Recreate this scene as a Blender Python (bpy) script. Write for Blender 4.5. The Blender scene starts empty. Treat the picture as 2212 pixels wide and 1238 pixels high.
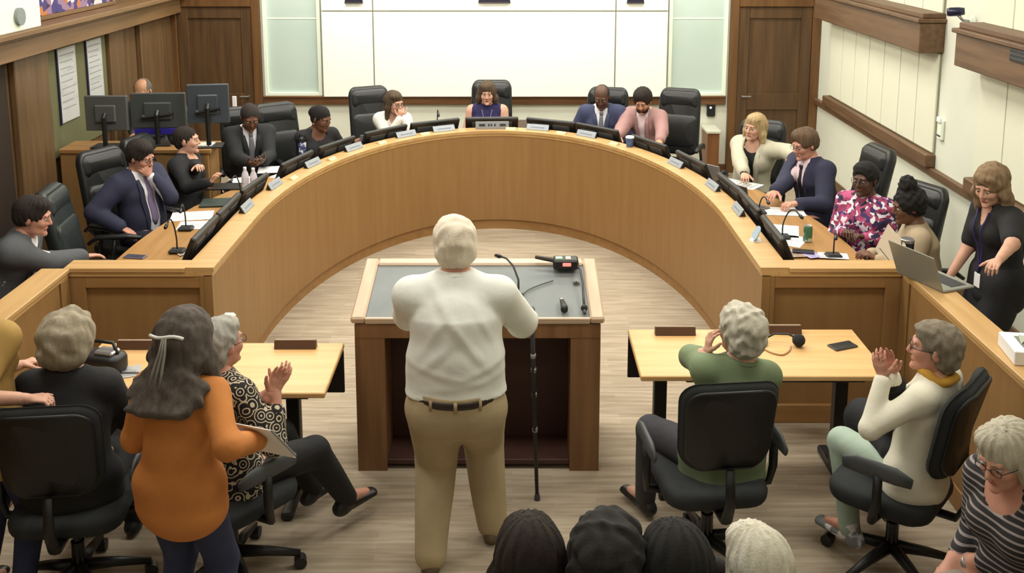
import bpy, math, random
import numpy as np
from mathutils import Vector, Matrix

# ------------------------------------------------------------------ camera, light, exposure
SC = bpy.context.scene
COL = SC.collection
H = 3.1; F = 2200.0; PITCH = math.radians(10.0); CX, CY = 1106.0, 205.0
cam_d = bpy.data.cameras.new('camera'); cam = bpy.data.objects.new('camera', cam_d); COL.objects.link(cam)
cam.location = (0, 0, H); cam.rotation_euler = (math.radians(90) - PITCH, 0, 0)
cam_d.sensor_fit = 'HORIZONTAL'; cam_d.sensor_width = 36.0; cam_d.lens = F / 2212 * 36.0
cam_d.shift_y = -(619 - CY) / 2212; cam_d.clip_start = 0.05; cam_d.clip_end = 60
SC.camera = cam
SC.view_settings.view_transform = 'Standard'; SC.view_settings.look = 'None'
SC.view_settings.gamma = 1.0; SC.view_settings.use_curve_mapping = False
SC.view_settings.exposure = 0.42
wd = bpy.data.worlds.new('world'); SC.world = wd; wd.use_nodes = True
wd.node_tree.nodes['Background'].inputs[0].default_value = (1.0, 0.97, 0.9, 1)
wd.node_tree.nodes['Background'].inputs[1].default_value = 0.2

cp, sp = math.cos(PITCH), math.sin(PITCH)
def at(x, y, z):
    """point at height z that a photo pixel sees (the camera calibration)"""
    t = (y - CY) / F; h = H - z
    Y = h * (cp - t * sp) / (sp + t * cp)
    return Vector(((x - CX) / F * (Y * cp + h * sp), Y, z))
def atX(x, y, X):
    """point on a plane of constant X"""
    u = (x - CX) / F; v = (y - CY) / F
    d = X / u
    h = d * (v * cp + sp); Y = d * (cp - v * sp)
    return Vector((X, Y, H - h))
def atY(x, y, Y):
    t = (y - CY) / F
    h = Y * (sp + t * cp) / (cp - t * sp)
    return Vector(((x - CX) / F * (Y * cp + h * sp), Y, H - h))

# ------------------------------------------------------------------ materials
def lin(c): 
    c = c / 255.0
    return c / 12.92 if c <= 0.04045 else ((c + 0.055) / 1.055) ** 2.4
def rgb(c): return (lin(c[0]), lin(c[1]), lin(c[2]), 1)
MATS = {}
def mat(name, c, rough=0.7, metal=0.0, c2=None, scale=8.0, stretch=(1, 1, 1), bump=0.0, bscale=40.0, emit=0.0, spec=0.5, alpha=1.0, trans=0.0, detail=3.0, sheen=0.0, lo=0.3, hi=0.7):
    if name in MATS: return MATS[name]
    m = bpy.data.materials.new(name); m.use_nodes = True
    nt = m.node_tree; b = nt.nodes['Principled BSDF']
    b.inputs['Base Color'].default_value = rgb(c); b.inputs['Roughness'].default_value = rough
    b.inputs['Metallic'].default_value = metal; b.inputs['Specular IOR Level'].default_value = spec
    if sheen: b.inputs['Sheen Weight'].default_value = sheen
    if trans: b.inputs['Transmission Weight'].default_value = trans
    if alpha < 1: b.inputs['Alpha'].default_value = alpha
    if emit:
        b.inputs['Emission Color'].default_value = rgb(c); b.inputs['Emission Strength'].default_value = emit
    tc = nt.nodes.new('ShaderNodeTexCoord'); mp = nt.nodes.new('ShaderNodeMapping')
    nt.links.new(tc.outputs['Object'], mp.inputs[0]); mp.inputs['Scale'].default_value = stretch
    if c2 is not None:
        n = nt.nodes.new('ShaderNodeTexNoise'); n.inputs['Scale'].default_value = scale; n.inputs['Detail'].default_value = detail
        r = nt.nodes.new('ShaderNodeValToRGB')
        r.color_ramp.elements[0].position = lo; r.color_ramp.elements[0].color = rgb(c)
        r.color_ramp.elements[1].position = hi; r.color_ramp.elements[1].color = rgb(c2)
        nt.links.new(mp.outputs[0], n.inputs['Vector']); nt.links.new(n.outputs['Fac'], r.inputs[0])
        nt.links.new(r.outputs[0], b.inputs['Base Color'])
    if bump:
        n2 = nt.nodes.new('ShaderNodeTexNoise'); n2.inputs['Scale'].default_value = bscale; n2.inputs['Detail'].default_value = 4
        bp = nt.nodes.new('ShaderNodeBump'); bp.inputs['Strength'].default_value = bump; bp.inputs['Distance'].default_value = 0.01
        nt.links.new(mp.outputs[0], n2.inputs['Vector']); nt.links.new(n2.outputs['Fac'], bp.inputs['Height'])
        nt.links.new(bp.outputs[0], b.inputs['Normal'])
    MATS[name] = m
    return m
def wood(name, c, c2, axis='z', rough=0.42, scale=6.0):
    st = {'x': (0.6, 9, 9), 'y': (9, 0.6, 9), 'z': (9, 9, 0.6)}[axis]
    return mat(name, c, rough, c2=c2, scale=scale * 0.35, stretch=st, bump=0.03, bscale=12, detail=5, lo=0.35, hi=0.65)

W_DAIS = wood('dais veneer', (143, 108, 64), (151, 115, 70), 'z', 0.5)
W_DAISX = wood('dais rail wood x', (146, 108, 62), (160, 121, 74), 'x', 0.5)
W_DAISY = wood('dais rail wood y', (146, 108, 62), (160, 121, 74), 'y', 0.5)
W_CAP = wood('toplit dais cap wood', (184, 146, 94), (200, 162, 108), 'x', 0.38)  # lighter than the dais front: overhead light painted into the cap colour
W_CAPY = wood('toplit dais cap wood y', (184, 146, 94), (200, 162, 108), 'y', 0.38)  # same painted-in overhead light, for the side caps
W_TABLE = wood('table top maple', (208, 164, 106), (222, 180, 122), 'x', 0.38)
W_DESK = wood('desk worktop', (158, 116, 66), (174, 132, 80), 'y', 0.4)
W_DARK = wood('dark stained oak', (92, 62, 32), (112, 78, 42), 'z', 0.45)
W_DARKX = wood('dark stained oak x', (100, 66, 38), (120, 84, 50), 'x', 0.45)
W_DARKY = wood('dark stained oak y', (92, 66, 44), (114, 86, 60), 'y', 0.5)
W_DOOR = wood('door oak', (76, 54, 32), (96, 70, 42), 'z', 0.45)
W_WALL = wood('left wall oak', (92, 69, 42), (110, 84, 54), 'z', 0.5)
W_WALLY = wood('left wall oak y', (112, 84, 52), (130, 100, 66), 'y', 0.5)
W_LECT = wood('lectern frame wood', (194, 170, 146), (206, 184, 160), 'x', 0.42)
W_LECTD = wood('lectern walnut', (112, 78, 46), (132, 96, 60), 'z', 0.45)
WALL = mat('cream wall paint', (226, 228, 212), 0.8, c2=(220, 222, 205), scale=2)
WALLB = mat('lower wall paint', (205, 206, 188), 0.8, c2=(198, 199, 180), scale=2)
PANEL = mat('white acoustic panel', (250, 250, 240), 0.75, bump=0.02, bscale=200)
BLIND = mat('cream blind panel', (228, 228, 206), 0.75, bump=0.03, bscale=80)
GROOVE = mat('panel joint shadow gap', (150, 150, 130), 0.9)
MINT = mat('pale mint glass panel', (190, 208, 198), 0.35, c2=(198, 214, 206), scale=1.5)
FRAMEW = mat('light frame', (236, 244, 226), 0.6)
OLIVE = mat('olive notice board cloth', (98, 98, 66), 0.9, bump=0.05, bscale=300)
PAPER = mat('white paper', (240, 240, 238), 0.7)
PAPERG = mat('greyish poster paper', (186, 188, 186), 0.7, c2=(160, 163, 165), scale=3, stretch=(0.2, 1, 6), lo=0.5, hi=0.75)
BLACK = mat('black plastic', (22, 22, 23), 0.45, bump=0.02, bscale=300)
BLACKG = mat('black gloss plastic', (14, 14, 15), 0.25)
DGREY = mat('dark grey plastic', (58, 60, 62), 0.5, c2=(50, 52, 54), scale=5)
LEATHER = mat('black leather', (25, 27, 27), 0.42, bump=0.12, bscale=60, c2=(32, 34, 34), scale=6)
LEATHERG = mat('dark green grey leather', (44, 50, 50), 0.42, bump=0.12, bscale=60, c2=(38, 44, 44), scale=6)
FABCH = mat('charcoal chair fabric', (34, 37, 38), 0.9, bump=0.1, bscale=400, c2=(40, 43, 44), scale=20)
ARMGREY = mat('grey armrest rubber', (70, 74, 76), 0.55)
SILVER = mat('brushed aluminium', (176, 178, 180), 0.35, 0.8, c2=(165, 167, 170), scale=30, stretch=(1, 20, 1))
PLATE = mat('nameplate silver', (158, 165, 172), 0.45, 0.3, c2=(148, 156, 164), scale=30)
INK = mat('dark ink', (50, 54, 62), 0.7)
LECTGREY = mat('grey lectern writing mat', (122, 127, 126), 0.65, c2=(112, 118, 118), scale=5)
CARPET = None
def carpet():
    m = bpy.data.materials.new('striped plank carpet'); m.use_nodes = True
    nt = m.node_tree; b = nt.nodes['Principled BSDF']; b.inputs['Roughness'].default_value = 0.95
    tc = nt.nodes.new('ShaderNodeTexCoord')
    br = nt.nodes.new('ShaderNodeTexBrick'); br.inputs['Scale'].default_value = 1.0
    br.inputs['Brick Width'].default_value = 0.45; br.inputs['Row Height'].default_value = 0.045
    br.inputs['Mortar Size'].default_value = 0.0; br.inputs['Bias'].default_value = 0.0
    br.inputs['Color1'].default_value = rgb((152, 138, 116)); br.inputs['Color2'].default_value = rgb((178, 163, 140))
    n = nt.nodes.new('ShaderNodeTexNoise'); mp = nt.nodes.new('ShaderNodeMapping'); mp.inputs['Scale'].default_value = (1.6, 22, 1)
    nt.links.new(tc.outputs['Object'], mp.inputs[0]); nt.links.new(mp.outputs[0], n.inputs['Vector'])
    n.inputs['Scale'].default_value = 1.6; n.inputs['Detail'].default_value = 4
    r = nt.nodes.new('ShaderNodeValToRGB')
    r.color_ramp.elements[0].position = 0.32; r.color_ramp.elements[0].color = rgb((134, 119, 98))
    r.color_ramp.elements[1].position = 0.68; r.color_ramp.elements[1].color = rgb((190, 177, 158))
    nt.links.new(tc.outputs['Object'], br.inputs['Vector']); nt.links.new(n.outputs['Fac'], r.inputs[0])
    mx = nt.nodes.new('ShaderNodeMix'); mx.data_type = 'RGBA'; mx.inputs[0].default_value = 0.5
    nt.links.new(br.outputs[0], mx.inputs[6]); nt.links.new(r.outputs[0], mx.inputs[7])
    nt.links.new(mx.outputs[2], b.inputs['Base Color'])
    n2 = nt.nodes.new('ShaderNodeTexNoise'); n2.inputs['Scale'].default_value = 250
    bp = nt.nodes.new('ShaderNodeBump'); bp.inputs['Strength'].default_value = 0.3; bp.inputs['Distance'].default_value = 0.004
    nt.links.new(n2.outputs['Fac'], bp.inputs['Height']); nt.links.new(bp.outputs[0], b.inputs['Normal'])
    return m
CARPET = carpet()

# ------------------------------------------------------------------ mesh helpers
def frame_from(dirv, up=(0, 0, 1)):
    z = Vector(dirv).normalized(); u = Vector(up)
    if abs(z.dot(u)) > 0.98: u = Vector((0, 1, 0))
    x = u.cross(z).normalized(); y = z.cross(x)
    return x, y, z
class MB:
    def __init__(s): s.v = []; s.f = []
    def add(s, vs, fs):
        o = len(s.v); s.v += [tuple(v) for v in vs]; s.f += [tuple(i + o for i in f) for f in fs]; return s
    def box(s, lo, hi, bev=0.0, M=None):
        lo = Vector(lo); hi = Vector(hi)
        if bev > 0:
            b = min(bev, (hi.x - lo.x) / 2.01, (hi.y - lo.y) / 2.01, (hi.z - lo.z) / 2.01)
            vs = []; 
            c = (lo + hi) / 2; h = (hi - lo) / 2
            idx = {}
            for sx in (-1, 1):
                for sy in (-1, 1):
                    for sz in (-1, 1):
                        for a in range(3):
                            q = [h.x - b, h.y - b, h.z - b]; q[a] += b
                            idx[(sx, sy, sz, a)] = len(vs)
                            vs.append(Vector((c.x + sx * q[0], c.y + sy * q[1], c.z + sz * q[2])))
            fs = []
            for a in range(3):
                o1, o2 = [k for k in range(3) if k != a]
                for sg in (-1, 1):
                    q = []
                    for (p, r) in ((-1, -1), (1, -1), (1, 1), (-1, 1)):
                        t = [0, 0, 0]; t[a] = sg; t[o1] = p; t[o2] = r; q.append(idx[(*t, a)])
                    if (sg == 1) != (a != 1): q.reverse()
                    fs.append(q)
            for a in range(3):
                o1, o2 = [k for k in range(3) if k != a]
                for p in (-1, 1):
                    for r in (-1, 1):
                        t1 = [0, 0, 0]; t1[o1] = p; t1[o2] = r; t2 = list(t1); t1[a] = -1; t2[a] = 1
                        q = [idx[(*t1, o1)], idx[(*t2, o1)], idx[(*t2, o2)], idx[(*t1, o2)]]
                        if (p * r == 1) != (a != 1): q.reverse()
                        fs.append([*reversed(q)])
            for sx in (-1, 1):
                for sy in (-1, 1):
                    for sz in (-1, 1):
                        q = [idx[(sx, sy, sz, a)] for a in range(3)]
                        if sx * sy * sz < 0: q.reverse()
                        fs.append(q)
        else:
            vs = [Vector((x, y, z)) for x in (lo.x, hi.x) for y in (lo.y, hi.y) for z in (lo.z, hi.z)]
            fs = [(0, 1, 3, 2), (4, 6, 7, 5), (0, 4, 5, 1), (2, 3, 7, 6), (0, 2, 6, 4), (1, 5, 7, 3)]
        if M is not None: vs = [M @ v for v in vs]
        return s.add(vs, fs)
    def tube(s, pts, r, n=8, caps=True, flat=1.0, up=(0, 0, 1)):
        pts = [Vector(p) for p in pts]; m = len(pts)
        rs = r if isinstance(r, (list, tuple)) else [r] * m
        vs = []; px = None
        for i, p in enumerate(pts):
            d = (pts[min(i + 1, m - 1)] - pts[max(i - 1, 0)])
            if d.length < 1e-9: d = Vector((0, 0, 1))
            if px is None: x, y, z = frame_from(d, up)
            else:
                z = d.normalized(); x = (px - z * px.dot(z)).normalized(); y = z.cross(x)
            px = x
            for k in range(n):
                a = 2 * math.pi * k / n
                vs.append(p + x * math.cos(a) * rs[i] + y * math.sin(a) * rs[i] * flat)
        fs = [(i * n + k, i * n + (k + 1) % n, (i + 1) * n + (k + 1) % n, (i + 1) * n + k) for i in range(m - 1) for k in range(n)]
        if caps: fs += [tuple(reversed(range(n))), tuple((m - 1) * n + k for k in range(n))]
        return s.add(vs, fs)
    def lathe(s, prof, c=(0, 0, 0), n=16, M=None):
        vs = [Vector((c[0] + r * math.cos(2 * math.pi * k / n), c[1] + r * math.sin(2 * math.pi * k / n), c[2] + z)) for r, z in prof for k in range(n)]
        m = len(prof)
        fs = [(i * n + k, i * n + (k + 1) % n, (i + 1) * n + (k + 1) % n, (i + 1) * n + k) for i in range(m - 1) for k in range(n)]
        fs += [tuple(reversed(range(n))), tuple((m - 1) * n + k for k in range(n))]
        if M is not None: vs = [M @ v for v in vs]
        return s.add(vs, fs)
    def prism(s, poly, z0, z1):
        n = len(poly)
        vs = [(p[0], p[1], z0) for p in poly] + [(p[0], p[1], z1) for p in poly]
        fs = [tuple(reversed(range(n))), tuple(range(n, 2 * n))] + [(i, (i + 1) % n, n + (i + 1) % n, n + i) for i in range(n)]
        return s.add(vs, fs)
    def rslab(s, w, d, t, r=0.05, n=5, M=None, dome=0.0, bev=0.01):
        """rounded-corner slab in XY centred, thickness t along z, with softened edges"""
        def ring(inset, z):
            o = []
            W = w / 2 - inset; D = d / 2 - inset; R = max(r - inset, 0.002)
            for (sx, sy, a0) in ((1, 1, 0), (-1, 1, 90), (-1, -1, 180), (1, -1, 270)):
                for k in range(n + 1):
                    a = math.radians(a0 + 90 * k / n)
                    o.append(Vector((sx * (W - R) + R * math.cos(a), sy * (D - R) + R * math.sin(a), z)))
            return o
        rings = [ring(bev * 1.6, -t / 2 - dome * 0.3), ring(bev * 0.4, -t / 2 + bev * .6), ring(0, -t / 2 + bev * 1.6), ring(0, t / 2 - bev * 1.6), ring(bev * .5, t / 2 - bev * .5), ring(bev * 1.8, t / 2), ring(min(w, d) * 0.3, t / 2 + dome)]
        m = len(rings[0]); vs = [v for rg in rings for v in rg]
        fs = [(i * m + k, i * m + (k + 1) % m, (i + 1) * m + (k + 1) % m, (i + 1) * m + k) for i in range(len(rings) - 1) for k in range(m)]
        fs += [tuple(reversed(range(m))), tuple((len(rings) - 1) * m + k for k in range(m))]
        if M is not None: vs = [M @ v for v in vs]
        return s.add(vs, fs)
    def build(s, name, m, parent=None, smooth=False, loc=None, rz=0.0, angle=None):
        me = bpy.data.meshes.new(name); me.from_pydata(s.v, [], s.f); me.update()
        if smooth or angle:
            for p in me.polygons: p.use_smooth = True
            if angle:
                try: me.set_sharp_from_angle(angle=math.radians(angle))
                except Exception: pass
        me.materials.append(m)
        o = bpy.data.objects.new(name, me); COL.objects.link(o)
        if parent is not None: o.parent = parent
        if loc is not None: o.location = loc
        if rz: o.rotation_euler = (0, 0, rz)
        return o
def tag(o, label=None, cat=None, group=None, kind=None):
    if label: o['label'] = label
    if cat: o['category'] = cat
    if group: o['group'] = group
    if kind: o['kind'] = kind
    return o
def thing(name, label, cat, loc=(0, 0, 0), rz=0.0, group=None):
    o = bpy.data.objects.new(name, None); COL.objects.link(o); o.empty_display_size = 0.1
    o.location = loc; o.rotation_euler = (0, 0, rz)
    return tag(o, label, cat, group)
def copy_tree(o, parent=None):
    c = o.copy(); COL.objects.link(c); c.parent = parent
    for ch in o.children: copy_tree(ch, c)
    return c
def rbox(lo, hi, b=0.004): return MB().box(lo, hi, b)
# ------------------------------------------------------------------ room
XL, XR, YB, YF, ZC = -4.1, 3.69, 12.15, -2.0, 3.9
def structure(o): o['kind'] = 'structure'; return o
structure(MB().box((XL - 0.3, YF - 0.2, -0.1), (XR + 0.3, YB + 0.3, 0)).build('floor', CARPET))
CEIL = mat('ceiling tile white', (225, 225, 218), 0.9, bump=0.05, bscale=120)
structure(MB().box((XL - 0.3, YF - 0.2, ZC), (XR + 0.3, YB + 0.3, ZC + 0.1)).build('ceiling', CEIL))
structure(MB().box((XL - 0.3, YF - 0.2, 0), (XR + 0.3, YF, ZC)).build('wall_front', WALL))

def light_panel(x, y, w, d, power, lab, col=(1.0, 0.965, 0.88)):
    t = thing('ceiling_light', lab, 'ceiling light', (x, y, ZC), 0)
    MB().box((-w / 2 - .03, -d / 2 - .03, -0.03), (w / 2 + .03, d / 2 + .03, -0.002), 0.004).build('frame', mat('lamp frame', (230, 230, 228), 0.5), t)
    MB().box((-w / 2, -d / 2, -0.038), (w / 2, d / 2, -0.03)).build('diffuser', mat('lamp diffuser', (255, 250, 238), 0.5, emit=2.0), t)
    l = bpy.data.lights.new('lamp', 'AREA'); l.shape = 'RECTANGLE'; l.size = w; l.size_y = d; l.energy = power; l.color = col
    lo = bpy.data.objects.new('lamp', l); COL.objects.link(lo); lo.parent = t; lo.location = (0, 0, -0.06)
POW = 24
for iy, y in enumerate((0.2, 2.3, 4.5, 6.7, 8.9, 11.0)):
    for ix, x in enumerate((-2.4, -0.2, 2.0)):
        k = (0.06, 0.14, 0.95, 1.3, 1.35, 1.15)[iy]
        light_panel(x, y, 1.1, 0.55, POW * k, 'flat ceiling lamp, %s of its row, %s row from the back wall' % (('left', 'middle', 'right')[ix], ('sixth', 'fifth', 'fourth', 'third', 'second', 'first')[iy]))

for x in (-2.3, -.2, 1.9):  # lamps out of view, added to brighten the back wall
    t = thing('added_wall_washer', 'added unseen ceiling lamp that brightens the back wall, %s of three' % ('left' if x < -1 else 'middle' if x < 1 else 'right'), 'ceiling light', (x, 10.75, ZC - .001))
    TMw = Matrix.Rotation(math.radians(40), 4, 'X')
    MB().box((-.9, -.05, -.07), (.9, .05, 0), .01).build('housing', mat('lamp frame', (230, 230, 228), 0.5), t)
    MB().box((-.85, -.04, -.075), (.85, .04, -.07)).build('diffuser', mat('lamp diffuser', (255, 250, 238), 0.5, emit=2.0), t)
    l = bpy.data.lights.new('washer', 'AREA'); l.shape = 'RECTANGLE'; l.size = 1.7; l.size_y = .1; l.energy = 20; l.color = (1.0, .97, .9)
    lo = bpy.data.objects.new('washer_lamp', l); COL.objects.link(lo); lo.parent = t; lo.location = (0, 0, -.09); lo.rotation_euler = (math.radians(38), 0, 0)
# back wall with its two doors
wb = structure(MB().box((XL - 0.3, YB, 0), (XR + 0.3, YB + 0.2, ZC)).build('wall_back', WALL))
zr0 = atY(1000, 226, YB - 0.04).z; zr1 = atY(1000, 207, YB - 0.04).z
xa = atY(572, 210, YB).x; xb = atY(1566, 210, YB).x
structure(MB().box((xa, YB - 0.05, zr0), (xb, YB, zr1 - .01), 0.006).box((xa, YB - 0.07, zr1 - .018), (xb, YB, zr1), 0.004).build('trim_1', W_DARKX))
# mint side panels in light frames
for i, (x0, x1) in enumerate(((575, 698), (1440, 1566))):
    a = atY(x0, 200, YB).x; b = atY(x1, 200, YB).x
    g = structure(MB().box((a, YB - 0.012, zr1), (b, YB, 3.2)).build('window_%d' % (i + 1), MINT))
    fw = 0.045
    MB().box((a, YB - 0.05, zr1), (a + fw, YB - .012, 3.2), .004).build('frame', FRAMEW, g)
    MB().box((b - fw, YB - 0.05, zr1), (b, YB - .012, 3.2), .004).build('frame', FRAMEW, g)
    MB().box((a + fw, YB - 0.05, zr1), (b - fw, YB - .012, zr1 + .04), .004).build('sill', FRAMEW, g)
    zz = atY(1500, 40, YB).z
    MB().box((a + fw, YB - 0.016, zz - .005), (b - fw, YB - .012, zz + .01)).build('seam', FRAMEW, g)
# white panel wall, proud of the back wall, of separate panels with gaps
pw = thing('panel_wall', 'tall white wall made of flat panels with thin joints behind the dais', 'wall panels', ((atY(698, 200, YB).x + atY(1440, 200, YB).x) / 2, YB, zr1 - .01))
x_ = [atY(q, 200, YB - .1).x - pw.location.x for q in (698, 809, 1327.5, 1440)]
z_ = [0.0, atY(1000, 24.5, YB - .1).z - pw.location.z, 2.3]
MB().box((x_[0] + .02, -.08, 0.01), (x_[3] - .02, -0.001, 2.28)).build('backing', GROOVE, pw)
for i in range(3):
    for j in range(2):
        MB().box((x_[i] + .008, -.1, z_[j] + .008), (x_[i + 1] - .008, -.07, z_[j + 1] - .008), .004).build('panel', PANEL, pw)
for (q0, q1, yy, w) in ((745, 783, 5, 'left'), (1034, 1102, 4.5, 'middle, widest'), (1355, 1391, 5.5, 'right')):
    a = atY(q0, yy, YB - .12); b = atY(q1, yy, YB - .12)
    o = thing('wall_plaque', 'dark plaque high on the white panel wall, %s of three' % w, 'wall plaque', ((a.x + b.x) / 2, YB - .101, a.z))
    MB().box(((a.x - b.x) / 2, -.03, 0), ((b.x - a.x) / 2, 0, .3), .005).build('board', mat('plaque dark', (28, 22, 48), .5), o)
    MB().box(((a.x - b.x) / 2 - .006, -.034, -.008), ((b.x - a.x) / 2 + .006, -.001, .002), .002).build('bottom_edge', DGREY, o)
# doors
def door(name, x0, x1, ytop, lab, hinge_left, low=0):
    a = atY(x0, 120, YB).x; b = atY(x1, 120, YB).x; zt = 2.03
    f = structure(MB().box((a - .10, YB - .06, 0), (a, YB, zt + .1), .005).box((b, YB - .06, 0), (b + .10, YB, zt + .1), .005).box((a, YB - .06, zt), (b, YB, zt + .1), .005).build(name, W_DARK))
    MB().box((a, YB - .012, 0.005), (b, YB - .001, zt - .003)).build('leaf', W_DOOR, f)
    st = .13
    MB().box((a + .002, YB - .035, .006), (a + st, YB - .012, zt - .004), .004).build('stile', W_DOOR, f)
    MB().box((b - st, YB - .035, .006), (b - .002, YB - .012, zt - .004), .004).build('stile', W_DOOR, f)
    for (z0, z1) in ((.006, .22), (.78, .98), (zt - .14, zt - .004)):
        MB().box((a + st, YB - .034, z0), (b - st, YB - .012, z1), .004).build('rail', W_DOOR, f)
    hx = b - .07 if hinge_left else a + .07
    k = MB().tube([(hx, YB - .036, .95), (hx, YB - .075, .95)], .012, 8).tube([(hx, YB - .075, .95), (hx + (-.1 if hinge_left else .1), YB - .075, .95)], .009, 8).build('handle', SILVER, f)
    return f
door('door_1', 388, 548, 10, '', True)
door('door_2', 1592, 1750, 10, '', False)
# wood skirt beside door_1 right edge and small items on the back wall
a = atY(1535, 237, YB)
o = thing('wall_phone', 'small black device with a white light on the wall beside the right door', 'wall phone', (a.x, YB, a.z))
rbox((-.05, -.05, -.08), (.05, 0, .08), .012).build('body', BLACK, o); MB().lathe([(.001, 0), (.012, .002), (.012, .006)], (0, 0, 0), 10, Matrix.Translation((-.01, -.048, .035)) @ Matrix.Rotation(math.pi / 2, 4, 'X')).build('indicator_light', mat('white led', (255, 255, 250), .4, emit=3), o)
a = atY(1529, 262, YB)
o = thing('side_pedestal', 'narrow brown wooden cabinet standing by the wall left of the right door', 'cabinet', (a.x, YB - .2, 0))
rbox((-.07, -.18, 0), (.07, .17, a.z - .07), .005).build('body', wood('pedestal wood', (120, 76, 40), (132, 88, 50)), o)
rbox((-.085, -.2, a.z - .07), (.085, .18, a.z - .04), .004).build('top', WALLB, o)

# right wall: solid wall with rail, two window bays of cream panels under wooden boxed headers
wr = structure(MB().box((XR, YF, 0), (XR + .3, YB, ZC)).build('wall_right', WALL))
ya1, ya0 = atX(1800, 100, XR).y, atX(2030, 200, XR).y      # bay 1 far/near
yb1 = atX(2122, 200, XR).y; yb0 = yb1 - 3.2
structure(MB().box((XR - .05, 2.0, .86), (XR, YB, .93), .006).build('trim_2', W_DARKY))
structure(MB().box((XR - .02, YF, 0), (XR, YB, .12), .004).build('baseboard_right', W_DARKY))
structure(MB().box((XL, YB - .02, 0), (XR, YB, .10), .004).build('baseboard_back', W_DARKX))
for bi, (y0, y1) in enumerate(((ya0, ya1), (yb0, yb1))):
    w = structure(MB().box((XR - .012, y0, 1.04), (XR - .001, y1, ZC - .1)).build('window_%d' % (3 + bi), GROOVE))
    for (z0, z1) in ((1.06, 1.93), (2.28, ZC - .12)):
        n = 7; wd_ = (y1 - y0) / n
        for k in range(n):
            MB().box((XR - .03, y0 + k * wd_ + .007, z0), (XR - .012, y0 + (k + 1) * wd_ - .007, z1), .003).build('panel', BLIND, w)
    MB().box((XR - .09, y0 - .02, .93), (XR - .001, y1 + .02, 1.045), .008).build('sill', W_DARKY, w)
    MB().box((XR - .22, y0 - .03, 1.94), (XR - .001, y1 + .05, 2.20), .008).box((XR - .25, y0 - .05, 2.20), (XR - .001, y1 + .07, 2.235), .006).box((XR - .20, y0 - .02, 2.235), (XR - .001, y1 + .05, 2.28), .006).build('header_box', W_DARKY, w)
a = atX(2200, 120, XR - .23)
o = thing('air_vent', 'black slot vent in the wooden header at the right edge', 'vent', (XR - .221, a.y - .1, a.z))
rbox((-.012, -.22, -.05), (.0, .22, .05), .003).build('frame', BLACK, o)
for k in range(3): rbox((-.016, -.21, -.035 + k * .03), (-.008, .21, -.02 + k * .03), .001).build('slat', DGREY, o)
# security camera on the pilaster
a = atX(2068, 25, XR - .14)
o = thing('security_camera', 'small dark camera on a white arm on the right wall pilaster', 'security camera', (XR, a.y, a.z - .08))
MB().lathe([(.0, 0), (.05, .0), (.05, .02), (.03, .035), (.0, .04)], M=Matrix.Rotation(-math.pi / 2, 4, 'Y'), n=14).build('wall_mount', FRAMEW, o, True)
MB().tube([(-.03, 0, 0), (-.09, 0, .01), (-.13, 0, .05)], .012, 8).build('arm', SILVER, o, True)
MB().tube([(-.09, -.02, .085), (-.13, 0, .08), (-.19, .02, .075), (-.21, .03, .072)], [.028, .036, .036, .03], 12).build('camera_body', mat('navy camera', (30, 30, 60), .3), o, True)
a = atX(2036, 280, XR)
o = thing('thermostat', 'small white thermostat with rounded cap on the right wall pilaster', 'thermostat', (XR, a.y, a.z))
rbox((-.03, -.05, -.09), (0, .05, .09), .01).build('body', FRAMEW, o); rbox((-.045, -.04, .06), (-.028, .04, .11), .008).build('cap', PAPER, o); rbox((-.034, -.035, -.06), (-.03, .035, -.045), .001).build('slot', ARMGREY, o)

# left wall: oak pilasters, recessed panels, architrave beam, olive notice boards
structure(MB().box((XL - .3, YF, 0), (XL, YB, ZC)).build('wall_left', W_WALL))
zb = 1.96
bm = structure(MB().box((XL, 2.0, zb), (XL + .16, YB, 2.12), .006).box((XL, 2.0, 2.12), (XL + .20, YB, 2.15), .006).box((XL, 2.0, 2.15), (XL + .26, YB, 2.20), .008).build('trim_3', W_WALLY))
structure(MB().box((XL, 2.0, .0), (XL + .03, YB, .16), .005).build('baseboard_left', W_DARKY))
def yL(px): return atX(px, 200, XL).y
k = 0
for (q0, q1) in ((20, 95), (232, 262), (300, 345)):
    k += 1
    structure(MB().box((XL, yL(q0), .16), (XL + .06, yL(q1), zb), .008).build('trim_%d' % (3 + k), W_WALL))
structure(MB().box((XL, yL(345) + .1, .16), (XL + .03, YB, zb), .006).build('trim_8', W_WALL))
structure(MB().box((XL + .0, YB - .05, 0), (XL + .03, YB - .015, zb), .006).build('trim_9', mat('pale edge strip', (178, 148, 112), .6)))
structure(MB().box((XL + .002, 5.0, .16), (XL + .012, yL(12), zb - .02)).build('window_5', mat('dark of opening', (40, 26, 12), .8)))  # flat dark sheet; its colour stands in for shade inside an opening
ob = tag(MB().box((XL + .001, yL(100), .95), (XL + .02, yL(230), zb - .03), .004).build('notice_board', OLIVE), 'long olive green fabric notice board on the left wall', 'notice board')
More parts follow.
